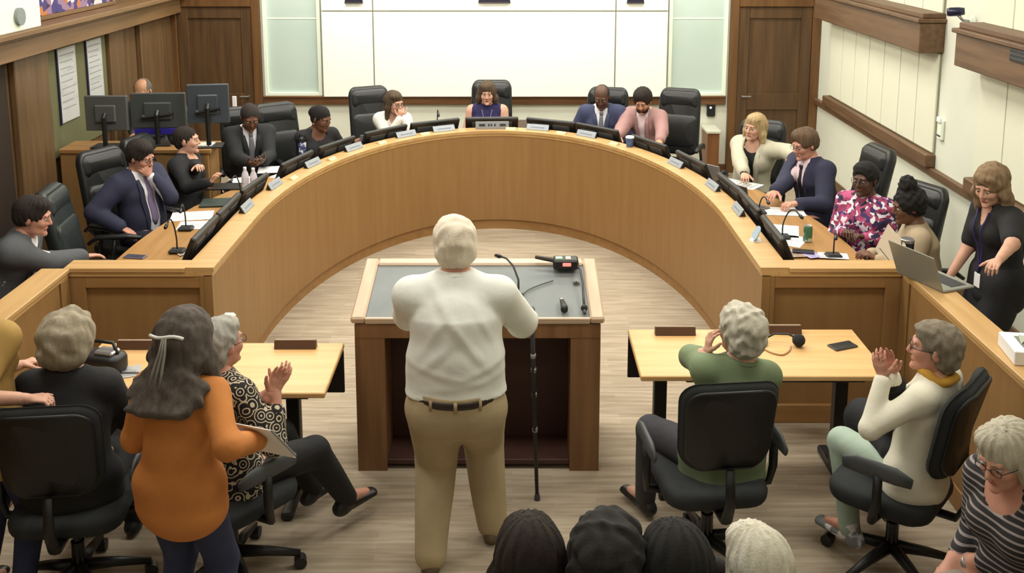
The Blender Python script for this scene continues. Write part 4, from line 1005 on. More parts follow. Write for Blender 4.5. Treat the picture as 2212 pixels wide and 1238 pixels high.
def person(head_px, a, label, group=None, sex='m', pose='sit', seat=.47, lean=(5, 0), head=(0, 0, 0), hands=None, elbows=None, knees=None, feet=None, s=1.0, bulk=1.0, belly=0.0,
           skn='fair', hair=None, top=None, jacket=None, tie=None, bottom=None, shoes=None, extra=None, curl=(30, 30), hd=(None, None), hn=(None, None), zroot=0.0, hipz=.93, tm=1.0, tw=0.0, beard=False, glasses=False, hvox=.0055, name='person', root=None, vox=.012):
    """head_px: pixel of the head centre. a: facing (degrees, 0 away from the camera, 90 to image left)"""
    fem = sex == 'f'; s = s * (.94 if fem else 1.0)
    sh = (.150 if fem else .172) * s * (.5 + .5 * bulk); S = s
    R = Rz(a)
    pz = zroot + ((seat + .10) if pose == 'sit' else hipz * s)
    P = V(0, 0, pz)
    LB = Rx(-lean[0] * .6) @ Ry(lean[1] * .6); LC = Rx(-lean[0] * 1.15) @ Ry(lean[1] * 1.1) @ Rz(tw)
    U0, U1 = LB @ V(0, 0, 1), LC @ V(0, 0, 1); X1 = LC @ V(1, 0, 0); F1 = LC @ V(0, 1, 0); F0 = LB @ V(0, 1, 0)
    Wp = P + U0 * .19 * s * tm; C = Wp + U1 * .16 * s * tm; N = C + U1 * .15 * s * tm
    yw, pt, rl = head
    RH = LC @ Rx(lean[0] * .9) @ Rz(yw) @ Rx(-pt) @ Ry(rl)
    hs = (1.02 if fem else 1.07)
    HB = N + U1 * .045 * s + F1 * .01
    Hc = HB + RH @ V(0, .018, .095) * hs
    if root is None:
        w = at(head_px[0], head_px[1], Hc[2]); hr = R @ Hc; origin = V(w.x - hr[0], w.y - hr[1], 0)
    else: origin = V(*root, 0)
    rt = thing(name, label, 'person', tuple(origin), math.radians(a), group)
    Ri = R.T
    def W2L(px, py, z): w = at(px, py, z); return Ri @ (V(*w) - origin)
    def res(t):
        if t is None: return None
        if t[0] == 'px': return W2L(t[1], t[2], t[3])
        if t[0] == 'w': return Ri @ (V(t[1], t[2], t[3]) - origin)
        if t[0] == 'h': return Hc + RH @ V(*t[1:])
        return V(*t)
    SL, SR = C + U1 * .095 * s - X1 * sh, C + U1 * .095 * s + X1 * sh
    hands = hands or (None, None); elbows = elbows or (None, None)
    ua, fa = .285 * s, .245 * s
    arms = []
    for i, (Sx, sd) in enumerate(((SL, -1), (SR, 1))):
        T = res(hands[i])
        if T is None: T = (P + V(sd * .17, .28, .09)) if pose == 'sit' else (Sx + V(sd * .08, .05, -.51 * s))
        pole = elbows[i] if elbows[i] is not None else (V(sd * .6, -.5, -1.0))
        E, T = ik(Sx, T, ua, fa, np.array(pole, float)); arms.append((Sx, E, T, sd))
    # legs
    legs = []
    for i, sd in enumerate((-1, 1)):
        hp = P + V(sd * .09 * s, 0, -.02)
        if pose == 'sit':
            kn = res(knees[i]) if knees and knees[i] is not None else V(sd * .13, .44 * s, zroot + seat + .04)
            ft = res(feet[i]) if feet and feet[i] is not None else kn * V(1, 1, 0) + V(0, .03, zroot + .07)
            d = nrm(kn - hp); kn = hp + d * .44 * s
            d = ft - kn; 
            if np.linalg.norm(d) > .43 * s: ft = kn + nrm(d) * .43 * s
        else:
            ft = res(feet[i]) if feet and feet[i] is not None else V(sd * .11, 0, zroot + .075)
            kn, ft = ik(hp, ft, .44 * s, .43 * s, V(0, 1, 0) if not (knees and knees[i] is not None) else np.array(knees[i], float))
        legs.append((hp, kn, ft, sd))
    b = bulk
    def torso(e=0.0, upto=1.0):
        pr = [ell(P + V(0, 0, .0), V((.165 if not fem else .17) * b + e, .115 * b + e, .12 + e), None, .03),
              ecap(P + U0 * .03, Wp, (.155 if not fem else .16) * b * s + e, (.142 if not fem else .125) * b * s + e, .11 * b * s + e, .10 * b * s + e, X1, .05),
              ecap(Wp, C, (.142 if not fem else .125) * b * s + e, .152 * (.5 + .5 * b) * s + e, .10 * b * s + e, .108 * b * s + e, X1, .05),
              ecap(C, C + U1 * .06 * s, .158 * (.5 + .5 * b) * s + e, .14 * (.5 + .5 * b) * s + e, .11 * b * s + e, .085 * s + e, X1, .04),
              cone(SL - U1 * .01, N - U1 * .012, .056 * s + e * .8, .052 * s + e * .8, .05), cone(SR - U1 * .01, N - U1 * .012, .056 * s + e * .8, .052 * s + e * .8, .05)]
        if belly: pr.append(ell(P + U0 * .13 + F0 * .05, V(.14 * b + e, (.09 + belly) + e, .13 + e), None, .06))
        if fem:
            for q in (-1, 1): pr.append(ell(C + X1 * q * .068 * b * s + F1 * .068 * b * s - U1 * .03 * s, V(.062, .06, .062) * b * s + e, None, .03))
        return pr
    ab = .5 + .5 * b
    def arm(i, e=0.0, frac=2.0):
        Sx, E, T, sd = arms[i]; pr = []
        if frac <= 1:
            M_ = Sx + (E - Sx) * frac; pr.append(cone(Sx, M_, .056 * s * ab + e, (.056 - .014 * frac) * s * ab + e * 1.15, .03))
        else:
            M_ = E + (T - E) * (frac - 1); pr.append(cone(Sx, E, .056 * s * ab + e, .043 * s * ab + e, .03)); r1 = .043 - .015 * (frac - 1)
            pr.append(cone(E, M_, .043 * s * ab + e, r1 * s + e, .02))
        return pr
    def leg(i, e=0.0, ffrac=2.0):
        hp, kn, ft, sd = legs[i]
        pr = [cone(hp, kn, .088 * s * b + e, .06 * s * (.5 + .5 * b) + e, .03)]
        if ffrac > 1: en = kn + (ft - kn) * (ffrac - 1); pr.append(cone(kn, en, .06 * s * (.5 + .5 * b) + e, .042 * s + e, .02))
        return pr
    neck = [cone(N - U1 * .05, HB + RH @ V(0, -.012, .03), .060 * s * (.6 + .4 * b), .052 * s * (.6 + .4 * b), .03)]
    # ---- body (one mesh): trunk + limbs, head, hands
    def hp_(p, r, Rr=None, k=.02, op='+'): return ell(Hc + RH @ (V(*p) * hs), V(*r) * hs, RH if Rr is None else RH @ Rr, k, op)
    def hc_(p, q, r0, r1, k=.01): return cone(Hc + RH @ (V(*p) * hs), Hc + RH @ (V(*q) * hs), r0 * hs, r1 * hs, k)
    jw = .046 if fem else .052
    hd_pr = [hp_((0, -.014, .035), (.075, .092, .082), None, .02), hp_((0, .022, -.022), (.060, .066, .078), None, .03), hp_((0, .034, -.078), (jw, .046, .032), None, .03),
             hc_((-.032, .076, .026), (.032, .076, .026), .013, .013, .012), hp_((-.034, .062, -.022), (.024, .022, .024), None, .02), hp_((.034, .062, -.022), (.024, .022, .024), None, .02),
             hp_((-.030, .090, .006), (.014, .012, .011), None, .012, '-'), hp_((.030, .090, .006), (.014, .012, .011), None, .012, '-'),
             hc_((0, .086, .018), (0, .104, -.022), .0075, .0115, .008), hc_((-.011, .092, -.028), (.011, .092, -.028), .008, .008, .006),
             hp_((0, .082, -.094), (.020, .016, .015), None, .02),
             hc_((-.017, .084, -.056), (.017, .084, -.056), .0065, .0065, .006)]
    for q in (-1, 1): hd_pr.append(hp_((q * .076, -.008, -.004), (.009, .019, .031), Rz(q * -18), .006))
    hd_pr.append(cone(N - U1 * .01, HB + RH @ V(0, -.012, .03), .056 * s * (.6 + .4 * b), .052 * s * (.6 + .4 * b), .03))
    parts = []
    bp = torso() + neck
    for i in (0, 1): bp += arm(i); bp += leg(i)
    for (hp, kn, ft, sd) in legs:
        fd = nrm((ft - hp) * V(1, 1, 0)) if pose == 'sit' and np.linalg.norm((ft - hp)[:2]) > .1 else V(0, 1, 0)
        bp.append(cone(ft, ft + fd * .13 - V(0, 0, .03), .035, .025, .02))
    parts.append(mesh_field(bp, .017)); parts.append(mesh_field(hd_pr, hvox))
    for i, (Sx, E, T, sd) in enumerate(arms):
        D = hd[i] if hd[i] is not None else nrm(nrm(T - E) + V(0, .15, 0)); Nn = hn[i] if hn[i] is not None else V(0, .1, -1)
        if isinstance(D, tuple) and D[0] == 'w': D = Ri @ V(*D[1:])
        if isinstance(Nn, tuple) and Nn[0] == 'w': Nn = Ri @ V(*Nn[1:])
        D = nrm(D); Nn = np.array(Nn, float)
        if np.linalg.norm(np.cross(D, Nn)) < .2: Nn = Nn + V(.3, .7, 0)
        parts.append(mesh_field(hand_prims(T, D, Nn, -sd, curl[i], s * (.92 if fem else 1.0) * .98), .0048))
    np_mesh('body', parts, SK[skn], rt)
    # ---- face parts
    dk = skn in ('dark', 'brown')
    for q in (-1, 1):
        e = hp_((q * .030, .0765, .005), (.0115, .0115, .0085)); np_mesh('eye', [mesh_field([e], .003)], EYEW, rt)
        np_mesh('iris', [mesh_field([hp_((q * .030, .0850, .0035), (.0062, .0045, .0062))], .0016)], EYED, rt)
        bw = mat('brow ' + (hair or {}).get('mat', 'dark hair'), (hair or {}).get('brow', (60, 44, 32)), .9)
        if not (hair or {}).get('nobrow'): np_mesh('eyebrow', [mesh_field([hc_((q * .014, .0895, .027), (q * .044, .078, .030), .0042, .003, .003)], .0025)], bw, rt)
    np_mesh('mouth', [mesh_field([hc_((-.019, .085, -.056), (0, .0905, -.0545), .0035, .0045, .004), hc_((0, .0905, -.0545), (.019, .085, -.056), .0045, .0035, .004), hc_((-.012, .0865, -.063), (.012, .0865, -.063), .0045, .0045, .004)], .0025)], LIPD if dk else LIP, rt)
    if glasses:
        g = MB()
        for q in (-1, 1):
            pts = [Vector(Hc + RH @ (V(q * .031 + .021 * math.cos(t), .098, .005 + .016 * math.sin(t)) * hs)) for t in np.linspace(0, 2 * math.pi, 15)]
            g.tube(pts, .0017, 5); g.tube([Vector(Hc + RH @ (V(q * .052, .097, .01) * hs)), Vector(Hc + RH @ (V(q * .076, .05, .01) * hs)), Vector(Hc + RH @ (V(q * .08, -.005, .008) * hs))], .0018, 5)
        g.tube([Vector(Hc + RH @ (V(-.010, .10, .008) * hs)), Vector(Hc + RH @ (V(.010, .10, .008) * hs))], .0017, 5)
        g.build('glasses', GLASSM, rt, True)
    # ---- hair
    if hair:
        hm = MATS.get(hair['mat']) or cloth(hair['mat'], hair['c'], hair.get('c2', tuple(int(x * .72) for x in hair['c'])), scale=9, bump=.5, bscale=70, stretch=(5, 5, .7), sheen=0)
        kind = hair['kind']; L = hair.get('len', .2); vol = hair.get('vol', 0.0); hr = []
        v = vol
        if kind in ('short', 'balding', 'buzz'):
            e = .0015 if kind == 'buzz' else (.0 if kind == 'balding' else .006)
            hr += [hp_((0, -.020, .036), (.080 + e + v, .096 + e + v, .086 + e + v), None, .02), hp_((0, -.050, -.012), (.066 + e + v, .056 + e, .058), None, .03)]
            if kind == 'short':
                hr.append(hp_((hair.get('part', .01), .022, .092), (.056 + v, .058, .034 + v), None, .03))
            hr += [hp_((0, .130, -.035), (.105, .080, hair.get('line', .128) if kind != 'balding' else .14), None, .006, '-')]
            if kind == 'balding': hr += [hp_((0, .03, .10), (.055, .085, .06), None, .02, '-')]
            for q in (-1, 1): hr += [hp_((q * .085, .026, -.045), (.035, .045, .05), None, .006, '-')]
            hr += [hp_((0, .0, -.14), (.12, .12, .085), None, .006, '-')]
        elif kind == 'curly':
            hr += [hp_((0, -.025, .035), (.092 + v, .106 + v, .092 + v), None, .03), hp_((0, -.052, -.03), (.086 + v, .066 + v, .080), None, .03), hp_((0, .03, .088), (.065, .055, .03 + v), None, .03),
                   hp_((0, .138, -.035), (.068, .086, .108), None, .01, '-'), hp_((0, .10, -.12), (.10, .09, .08), None, .01, '-')]
        elif kind in ('bob', 'long'):
            hr += [hp_((0, -.022, .037), (.086 + v, .102 + v, .090 + v), None, .03), hp_((hair.get('part', -.01), .03, .085), (.062, .050, .034), None, .03)]
            fl = hair.get('flare', .01)
            DN = -U1 * .8 - V(0, 0, .2)
            for q, ln in ((-1, hair.get('ll', L if kind == 'bob' else .15)), (1, hair.get('lr', L if kind == 'bob' else .15))):
                A = Hc + RH @ (V(q * .064, .004, .03) * hs); M_ = Hc + RH @ (V(q * (.077 + v), -.004, -.05) * hs); E_ = M_ + DN * max(ln - .05, .02) + X1 * q * fl + F1 * hair.get('fwd', 0.0)
                hr += [cone(A, M_, .026, .030 + v * .5, .03), cone(M_, E_, .030 + v * .5, .022, .02)]
            A = Hc + RH @ (V(0, -.06, .01) * hs); E_ = A + DN * (L + .02) - F1 * (.02 + .06 * max(0, L - .2))
            if kind == 'long':
                B1 = N - F1 * .082 - U1 * .02; B2 = B1 - U1 * max(L - .16, .05) - F1 * .075
                hr += [ecap(A, B1, .076 + v, .082 + v + fl * .5, .046, .044, X1, .04), ecap(B1, B2, .082 + v + fl * .5, .078 + v + fl, .044, .026, X1, .04)]
            else: hr += [ecap(A, E_, .074 + v, .078 + v + fl, .042 + v * .5, .028 + v * .5, X1, .04)]
            hr += [hp_((0, .148, -.05), (.064, .088, hair.get('line', .150)), None, .008, '-')]
        elif kind == 'bun':
            hr += [hp_((0, -.020, .034), (.082 + v, .100 + v, .088 + v), None, .02), hp_((0, -.05, -.02), (.070, .055, .06), None, .03), hp_((0, .132, -.035), (.10, .086, .126), None, .008, '-'), hp_((0, .02, -.14), (.12, .11, .075), None, .008, '-')]
            bc = hair.get('bun', (0, -.10, .05)); br = hair.get('br', .045); hr.append(hp_(bc, (br, br * .9, br), None, .015))
            if hair.get('br2'): hr.append(hp_(hair['bun2'], (hair['br2'],) * 3, None, .02))
        amp = hair.get('amp', .0008 if kind == 'buzz' else .004); fr = hair.get('freq', 55); RT = RH.T
        def strands(Q, amp=amp, fr=fr, kind=kind):
            q = (Q - Hc) @ RH
            if kind == 'curly' or hair.get('curl'):
                return amp * (np.sin(q[:, 0] * fr + 2 * np.sin(q[:, 2] * fr * .7)) * np.sin(q[:, 1] * fr + 1.3 * np.sin(q[:, 0] * fr * .6)) + .8 * np.sin(q[:, 2] * fr * 1.2 + 2 * np.sin(q[:, 1] * fr)))
            th = np.arctan2(q[:, 0], -q[:, 1] + .001)
            return amp * .6 * (np.sin(th * 17 + 14 * q[:, 2] + 1.5 * np.sin(q[:, 2] * 40)) + .7 * np.sin(th * 31 - 9 * q[:, 2]) + .5 * np.sin(q[:, 2] * 30 + th * 3))
        np_mesh('hair', [mesh_field(hr, .0062, strands)], hm, rt)
        if beard:
            br_ = [hp_((0, .040, -.076), (jw + .009, .052, .040), None, .02), hc_((-.022, .088, -.046), (.022, .088, -.046), .007, .007, .006),
                   hp_((0, .10, -.058), (.020, .02, .010), None, .006, '-'), hp_((0, .08, -.0), (.10, .06, .040), None, .01, '-'), hp_((0, -.03, -.03), (.12, .04, .12), None, .01, '-')]
            np_mesh('beard', [mesh_field(br_, .005, strands)], hm, rt)
    # ---- clothes
    fr_of = {'long': (1.94, 1.94), 'short': (.62, .62), 'none': (0, 0), '34': (1.55, 1.55)}
    def garment(nm, m, e, sleeve, neckline=None, hem=None, wr=.005, open_v=False, seed=0, vx=None, length=0.0):
        if open_v is None: open_v = False
        pr = torso(e)
        fr = fr_of[sleeve] if isinstance(sleeve, str) else sleeve
        for i in (0, 1):
            if fr[i] > 0: pr += arm(i, e + (.006 if fr[i] < 1 else 0), fr[i])
        if length: pr.append(ecap(P - V(0, 0, length), P, .17 * b + e + .01, .16 * b + e, .12 * b + e + .01, .115 * b + e, V(1, 0, 0), .03))
        ncut = {'scoop': .075, 'crew': .0, 'v': .09}.get(neckline, 0)
        if neckline == 'scoop': pr.append(ell(N + F1 * .065 - U1 * .02, V(.075, .06, .075), LC, .006, '-'))
        if neckline == 'v': pr.append(ecap(N + F1 * .10, C + F1 * .12 + U1 * .04, .06, .008, .07, .06, X1, .006, '-'))
        if sleeve == 'none':
            for q, Sx in ((-1, SL), (1, SR)): pr.append(ell(Sx + X1 * q * .045 + U1 * .0, V(.062, .10, .105), LC, .008, '-'))
        if neckline != 'turtle': pr.append(ell(N + U1 * .055, V(.078, .075, .05), LC, .006, '-'))
        if open_v is not False:
            lowp = P + U0 * open_v + F0 * (.17 + belly); pr.append(ecap(lowp, N + F1 * .08 + U1 * .02, jacket.get('wb', .014), jacket.get('wt', .068), .12, .10, X1, .004, '-'))
        if hem is not None:
            pr.append(ell(P + U0 * hem - V(0, 0, .6), V(.9, .9, .6), None, .012, '-'))
        return np_mesh(nm, [mesh_field(pr, vx or vox, wrinkle(wr, 15, seed) if wr else None)], m, rt), pr
    seed = abs(hash(label)) % 1000 if False else sum(map(ord, label)) % 997
    shirt_pr = None
    if bottom:
        if bottom['kind'] == 'trousers':
            pr = [ell(P + V(0, 0, -.01), V(.172 * b, .125 * b, .125), None, .03)]
            if pose != 'sit': pr.append(ecap(P, P + U0 * .085, .165 * b + .006, .155 * b + .006, .12 * b + .006, .112 * b + .006 + belly * .5, V(1, 0, 0), .03))
            for i in (0, 1): pr += leg(i, .014 + bottom.get('loose', 0), 2.0)
            cut = (top or {}).get('hem'); cut = .03 if cut is None else cut + .004
            pr.append(ell(P + U0 * cut + V(0, 0, .6), V(.9, .9, .6), None, .008, '-'))
            np_mesh('trousers', [mesh_field(pr, bottom.get('vox', .014), wrinkle(.004, 16, seed + 3))], bottom['m'], rt)
        else:
            pr = [ell(P, V(.18 * b, .14, .13), None, .03)]
            for i in (0, 1):
                hp, kn, ft, sd = legs[i]; pr.append(cone(hp, kn, .11 * b, .09 * b, .08)); 
                if bottom.get('long'): pr.append(cone(kn, ft + V(0, 0, .1), .09, .10, .08))
            np_mesh('skirt', [mesh_field(pr, .014, wrinkle(.004, 16, seed + 3))], bottom['m'], rt)
    if top:
        tb, shirt_pr = garment('shirt' if jacket or top.get('collar') else 'top', top['m'], sleeve=top.get('sleeve', 'long'), neckline=top.get('neck', 'crew'), seed=seed, wr=top.get('wr', .005), vx=top.get('vox'), length=max(0, top.get('length', 0)), e=top.get('e', .012), hem=top.get('hem'))
        if top.get('collar'):
            cl = MB(); pts = []
            for t in np.linspace(-155, 155, 17):
                tr = math.radians(t); pts.append(Vector(N + U1 * .012 - U1 * .018 * math.cos(tr + math.pi) * 0 + X1 * math.sin(tr) * .064 * (.6 + .4 * b) - F1 * math.cos(tr) * .062 * (.6 + .4 * b) - U1 * (.022 * (1 - math.cos(tr)) * .5)))
            cl.tube(pts, .017, 8, flat=.55, up=tuple(U1)); cl.build('collar', top['m'], rt, True)
    if jacket:
        garment('jacket', jacket['m'], .027, jacket.get('sleeve', (1.9, 1.9)), None, open_v=jacket.get('v', .10), seed=seed + 1, wr=.0065, length=jacket.get('length', 0))
        if jacket.get('lapel', True):
            jp = torso(.026)
            lm = mat(jacket['m'].name + ' lapel', jacket.get('lc', (30, 30, 40)), .8)
            for q in (-1, 1):
                lp = MB(); pp = []
                for t in np.linspace(0, 1, 7):
                    ax_ = (P + U0 * (jacket.get('v', .10) + .0)) * (1 - t) + (N - U1 * .03) * t
                    xo = q * (jacket.get('wb', .014) * .8 + .008 + (jacket.get('wt', .068) - jacket.get('wb', .014)) * t); o = ax_ + X1 * xo
                    # march out to jacket surface
                    ds = np.linspace(.0, .32, 65); ff = field_at(jp, o[None] + ds[:, None] * F1[None]); out = np.argmax(ff > 0); pp.append(Vector(o + F1 * (ds[out] + .001)))
                lp.tube(pp, [.006, .014, .020, .024, .026, .024, .014], 8, flat=.28, up=tuple(F1)); lp.build('lapel', lm, rt, True)
        for i in (0, 1):
            if top and not jacket.get('nocuff'):
                Sx, E, T, sd = arms[i]; d = nrm(T - E); MB().tube([Vector(T - d * .035), Vector(T - d * .002)], [.038 * s, .036 * s], 14).build('cuff', top['m'], rt, True)
    if tie and shirt_pr is not None:
        tm = tie; tb_ = MB(); pp = []
        for t in np.linspace(0, 1, 9):
            ax_ = (P + U0 * .08) * (1 - t) + (N - U1 * .035) * t
            ds = np.linspace(.0, .34, 69); ff = field_at(torso(.011), ax_[None] + ds[:, None] * F1[None]); out = np.argmax(ff > 0); pp.append(Vector(ax_ + F1 * (ds[out] + .003)))
        tb_.tube(pp, [.012, .036, .036, .034, .031, .028, .025, .02, .018], 8, flat=.16, up=tuple(F1)); tie_o = tb_.build('tie', tm, rt, True)
        MB().tube([pp[-1] - Vector(U1) * .018, pp[-1] + Vector(F1) * .006, pp[-1] + Vector(U1) * .018], [.013, .02, .022], 8, flat=.6).build('tie_knot', tm, rt, True)
    if shoes is not False:
        smat = shoes or mat('black shoe leather', (26, 24, 24), .4)
        for (hp, kn, ft, sd) in legs:
            fd = nrm((ft - hp) * V(1, 1, 0)) if pose == 'sit' and np.linalg.norm((ft - hp)[:2]) > .1 else V(sd * .15, 1, 0) / 1.01
            z0 = zroot
            an = ft.copy(); base = V(an[0], an[1], max(z0 + .035, an[2] - .045))
            pr = [cone(an + V(0, 0, .015), base - fd * .03, .047, .038, .02), ecap(base - fd * .05, base + fd * .17, .036, .038, .034, .022, np.cross(fd, V(0, 0, 1)), .02)]
            np_mesh('shoe', [mesh_field(pr, .009)], smat, rt)
    ctx = dict(rt=rt, P=P, Wp=Wp, C=C, N=N, U0=U0, U1=U1, X1=X1, F1=F1, F0=F0, Hc=Hc, RH=RH, arms=arms, legs=legs, torso=torso, hs=hs, origin=origin, R=R, arm=arm, leg=leg, s=s, b=b, W2L=W2L)
    if extra: extra(ctx)
    return ctx
# ------------------------------------------------------------------ the people and their chairs
BLK = lambda: cloth('black cloth', (24, 24, 26), (32, 32, 35))
def chair_behind(c, label, back=.04, dx=0.0, da=0.0, fn=exec_chair, lm=LEATHER, **k):
    o = c['origin']; R = c['R']; off = R @ V(dx, -back, 0); a = c['rt'].rotation_euler[2] + math.radians(da)
    kw = dict(k)
    if fn is exec_chair: kw['lm'] = lm
    return fn(label, o[0] + off[0], o[1] + off[1], a, **kw)
GP = 'people seated around the dais'; GC = 'black office chairs around the dais'
HBRN = dict(mat='brown hair', c=(92, 74, 54), brow=(80, 60, 44)); HBUZ = dict(mat='close cropped hair', c=(38, 31, 28), c2=(46, 38, 34), brow=(28, 22, 20)); HBLK = dict(mat='black hair', c=(20, 17, 16), brow=(24, 20, 18)); HDRK = dict(mat='dark brown hair', c=(42, 32, 26), brow=(40, 30, 24))
NAVY = cloth('navy suit', (44, 46, 70), (38, 40, 62)); CHAR = cloth('charcoal black suit', (26, 28, 30), (32, 34, 36)); GREYS = cloth('mid grey suit', (84, 86, 90), (74, 76, 80)); BLUES = cloth('slate blue suit', (62, 68, 98), (54, 60, 90))
WSH = cloth('white shirt cotton', (232, 232, 236), (222, 222, 228)); PKSH = cloth('pale pink shirt', (238, 216, 220), (230, 206, 212))
NTR = cloth('navy trousers', (36, 38, 56)); BTR = cloth('black trousers', (26, 26, 28)); GTR = cloth('grey trousers', (66, 68, 72))
T_ = lambda m: dict(kind='trousers', m=m)

# left side
c = person((72, 468), -82, 'man in a grey suit leaning in from the left edge, reaching across the worktop', GP, lean=(24, 0), s=1.04, head=(0, 8, 0), hands=((.05, .30, .72), ('px', 205, 556, .79)), curl=(30, 14), hair=dict(HDRK, kind='short', vol=.004), skn='pink',
       top=dict(m=WSH, collar=True), jacket=dict(m=GREYS, v=.10, lc=(76, 78, 82)), bottom=T_(GTR), seat=.47)
chair_behind(c, 'black office chair under the man in a grey suit at the left edge', z_top=1.0, back=.12)
c = person((304, 338), -118, 'man in a navy suit, white shirt and lavender tie resting his chin on his fist', GP, lean=(2, 4), head=(8, 20, 0), hands=(('h', .01, .125, -.115), ('px', 262, 492, .70)), elbows=((-.5, .5, -1), (.8, -.4, -.6)), curl=(85, 25), bulk=1.06, belly=.015, hd=((.35, -.1, .5), None), hn=((-.3, -1, .2), None),
       hair=dict(HDRK, kind='short', vol=.003), skn='pink', glasses=True, top=dict(m=WSH, collar=True), jacket=dict(m=NAVY, v=-.04, wb=.07, wt=.085, lc=(38, 40, 62)), tie=cloth('lavender tie', (136, 120, 150), (120, 104, 138)), bottom=T_(NTR))
chair_behind(c, 'black office chair behind the man with a lavender tie', back=.10)
c = person((404, 303), -100, 'woman in a black cardigan with dark tied hair gesturing with both hands', GP, sex='f', lean=(-2, 0), head=(12, 2, 0), hands=(('px', 428, 362, 1.03), ('px', 455, 395, .90)), curl=(35, 45), hd=(None, ('w', .3, 0, .6)), hair=dict(HDRK, kind='bun', bun=(0, -.11, .0), br=.04), skn='fair', bulk=1.1,
       top=dict(m=BLK(), neck='scoop'), bottom=T_(NTR))
chair_behind(c, 'black office chair behind the woman in a black cardigan', back=.12)
ph = W_ = None
c = person((540, 254), -155, 'man in a black suit and silver tie looking down at a phone in his hands', GP, lean=(6, 0), head=(0, 26, 0), hands=(('px', 568, 347, .84), ('px', 538, 352, .84)), curl=(50, 50), hair=dict(HBUZ, kind='buzz', line=.135), skn='brown', hn=((.4, -.5, .6), (-.4, -.5, .6)),
       top=dict(m=WSH, collar=True), jacket=dict(m=CHAR, v=.05, lc=(22, 24, 26)), tie=cloth('silver grey tie', (120, 120, 128)), bottom=T_(BTR))
o = c['origin']; hp = c['R'] @ ((c['arms'][0][2] + c['arms'][1][2]) / 2 + V(0, .07, .02)) + c['origin']
t = thing('smartphone', 'black phone held by the man in a black suit', 'phone', tuple(hp), math.radians(-155)); MB().box((-.035, -.07, 0), (.035, .07, .009), .003, M=Matrix.Rotation(.4, 4, 'X')).build('body', BLACKG, t); MB().box((-.031, -.064, .009), (.031, .064, .0096), M=Matrix.Rotation(.4, 4, 'X')).build('screen', mat('phone screen', (70, 72, 88), .15), t)
chair_behind(c, 'black office chair behind the man in a black suit', back=.10, dx=-.03)
c = person((694, 256), -152, 'woman in a black top with a dark side bun and earrings reading papers', GP, sex='f', lean=(10, 0), head=(28, 18, 0), hands=(('px', 775, 303, .84), ('px', 700, 318, .84)), hair=dict(HBLK, kind='bun', bun=(.02, -.09, .03), br=.055), skn='brown', bulk=1.15, curl=(40, 40),
       top=dict(m=BLK(), neck='scoop', sleeve='34'), bottom=T_(BTR), extra=lambda c: [MB().lathe([(.001, -.01), (.008, 0), (.001, .01)], tuple(c['Hc'] + c['RH'] @ V(q * .085, -.005, -.045)), 8).build('earring', SILVER, c['rt']) for q in (-1, 1)])
chair_behind(c, 'black office chair left of the woman with a dark bun', back=.22, dx=.20, da=8, z_top=1.22)
c = person((852, 222), -168, 'woman in a white cardigan with long brown hair holding her hands to her mouth', GP, sex='f', lean=(12, 0), head=(32, 10, 0), hands=(('h', -.03, .13, -.12), ('h', .025, .135, -.12)), elbows=((-.4, .3, -1), (.4, .3, -1)), hd=((.3, .0, 1), (-.3, 0, 1)), hn=((0, -1, .2), (0, -1, .2)), curl=(60, 60), hair=dict(HBRN, kind='bob', len=.19, part=.02), skn='fair', glasses=True, bulk=.98,
       top=dict(m=cloth('white knit', (226, 226, 218), (214, 214, 206)), neck='v'), bottom=T_(BTR))
chair_behind(c, 'black office chair behind the woman in a white cardigan', back=.14, dx=.13, da=14, z_top=1.24)
def lanyard(c, m, both=True, l=.32):
    pr = c['torso'](.016); P_ = []
    for q in (-1, 1):
        for t in (np.linspace(0, 1, 8) if q < 0 else np.linspace(1, 0, 8)):
            ax_ = (c['N'] - c['U1'] * .02) * (1 - t) + (c['N'] - c['U1'] * l) * t
            oo = ax_ + c['X1'] * q * (.055 * (1 - t)); ds = np.linspace(0, .3, 61); ff = field_at(pr, oo[None] + ds[:, None] * c['F1'][None]); k = np.argmax(ff > 0); P_.append(Vector(oo + c['F1'] * (ds[k] + .002)))
    MB().tube(P_, .005, 5).build('lanyard', m, c['rt'], True)
    e = P_[7]; MB().box((-.03, -.002, -.09), (.03, .002, 0), .001, M=Matrix.Translation(e)).build('badge', PAPER, c['rt'])
def center_extra(c):
    lanyard(c, mat('lanyard grey blue', (110, 112, 150), .6), l=.25)
    for dx_, dz_ in ((-.075, .04), (-.085, -.03)):
        pr = c['torso'](.012); oo = c['C'] + c['X1'] * dx_ + c['U1'] * dz_; ds = np.linspace(0, .3, 61); ff = field_at(pr, oo[None] + ds[:, None] * c['F1'][None]); k = np.argmax(ff > 0)
        MB().lathe([(.001, -.004), (.009, 0), (.001, .004)], tuple(oo + c['F1'] * (ds[k] + .002)), 8).build('pin', PAPER, c['rt'])
c = person((1052, 202), 180, 'woman in a sleeveless navy dress at the centre of the dais, facing the room', GP, sex='f', lean=(6, 0), head=(0, 6, 0), hands=((-.16, .34, .80), (.20, .32, .80)), elbows=((-.35, -.5, -1), (.35, -.5, -1)), bulk=1.18, s=1.06, hair=dict(HBRN, kind='bob', len=.10, vol=.008, part=.015), skn='fair',
       top=dict(m=cloth('navy dress', (36, 30, 78), (30, 26, 68)), sleeve='none', length=.06), bottom=dict(kind='skirt', m=cloth('navy dress', (36, 30, 78))), extra=center_extra)
chair_behind(c, 'black office chair behind the woman in navy at the centre', back=.12, dx=-.04, z_top=1.26)
og = c['R'] @ (c['C'] + V(.13, .09, -.06)) + c['origin']
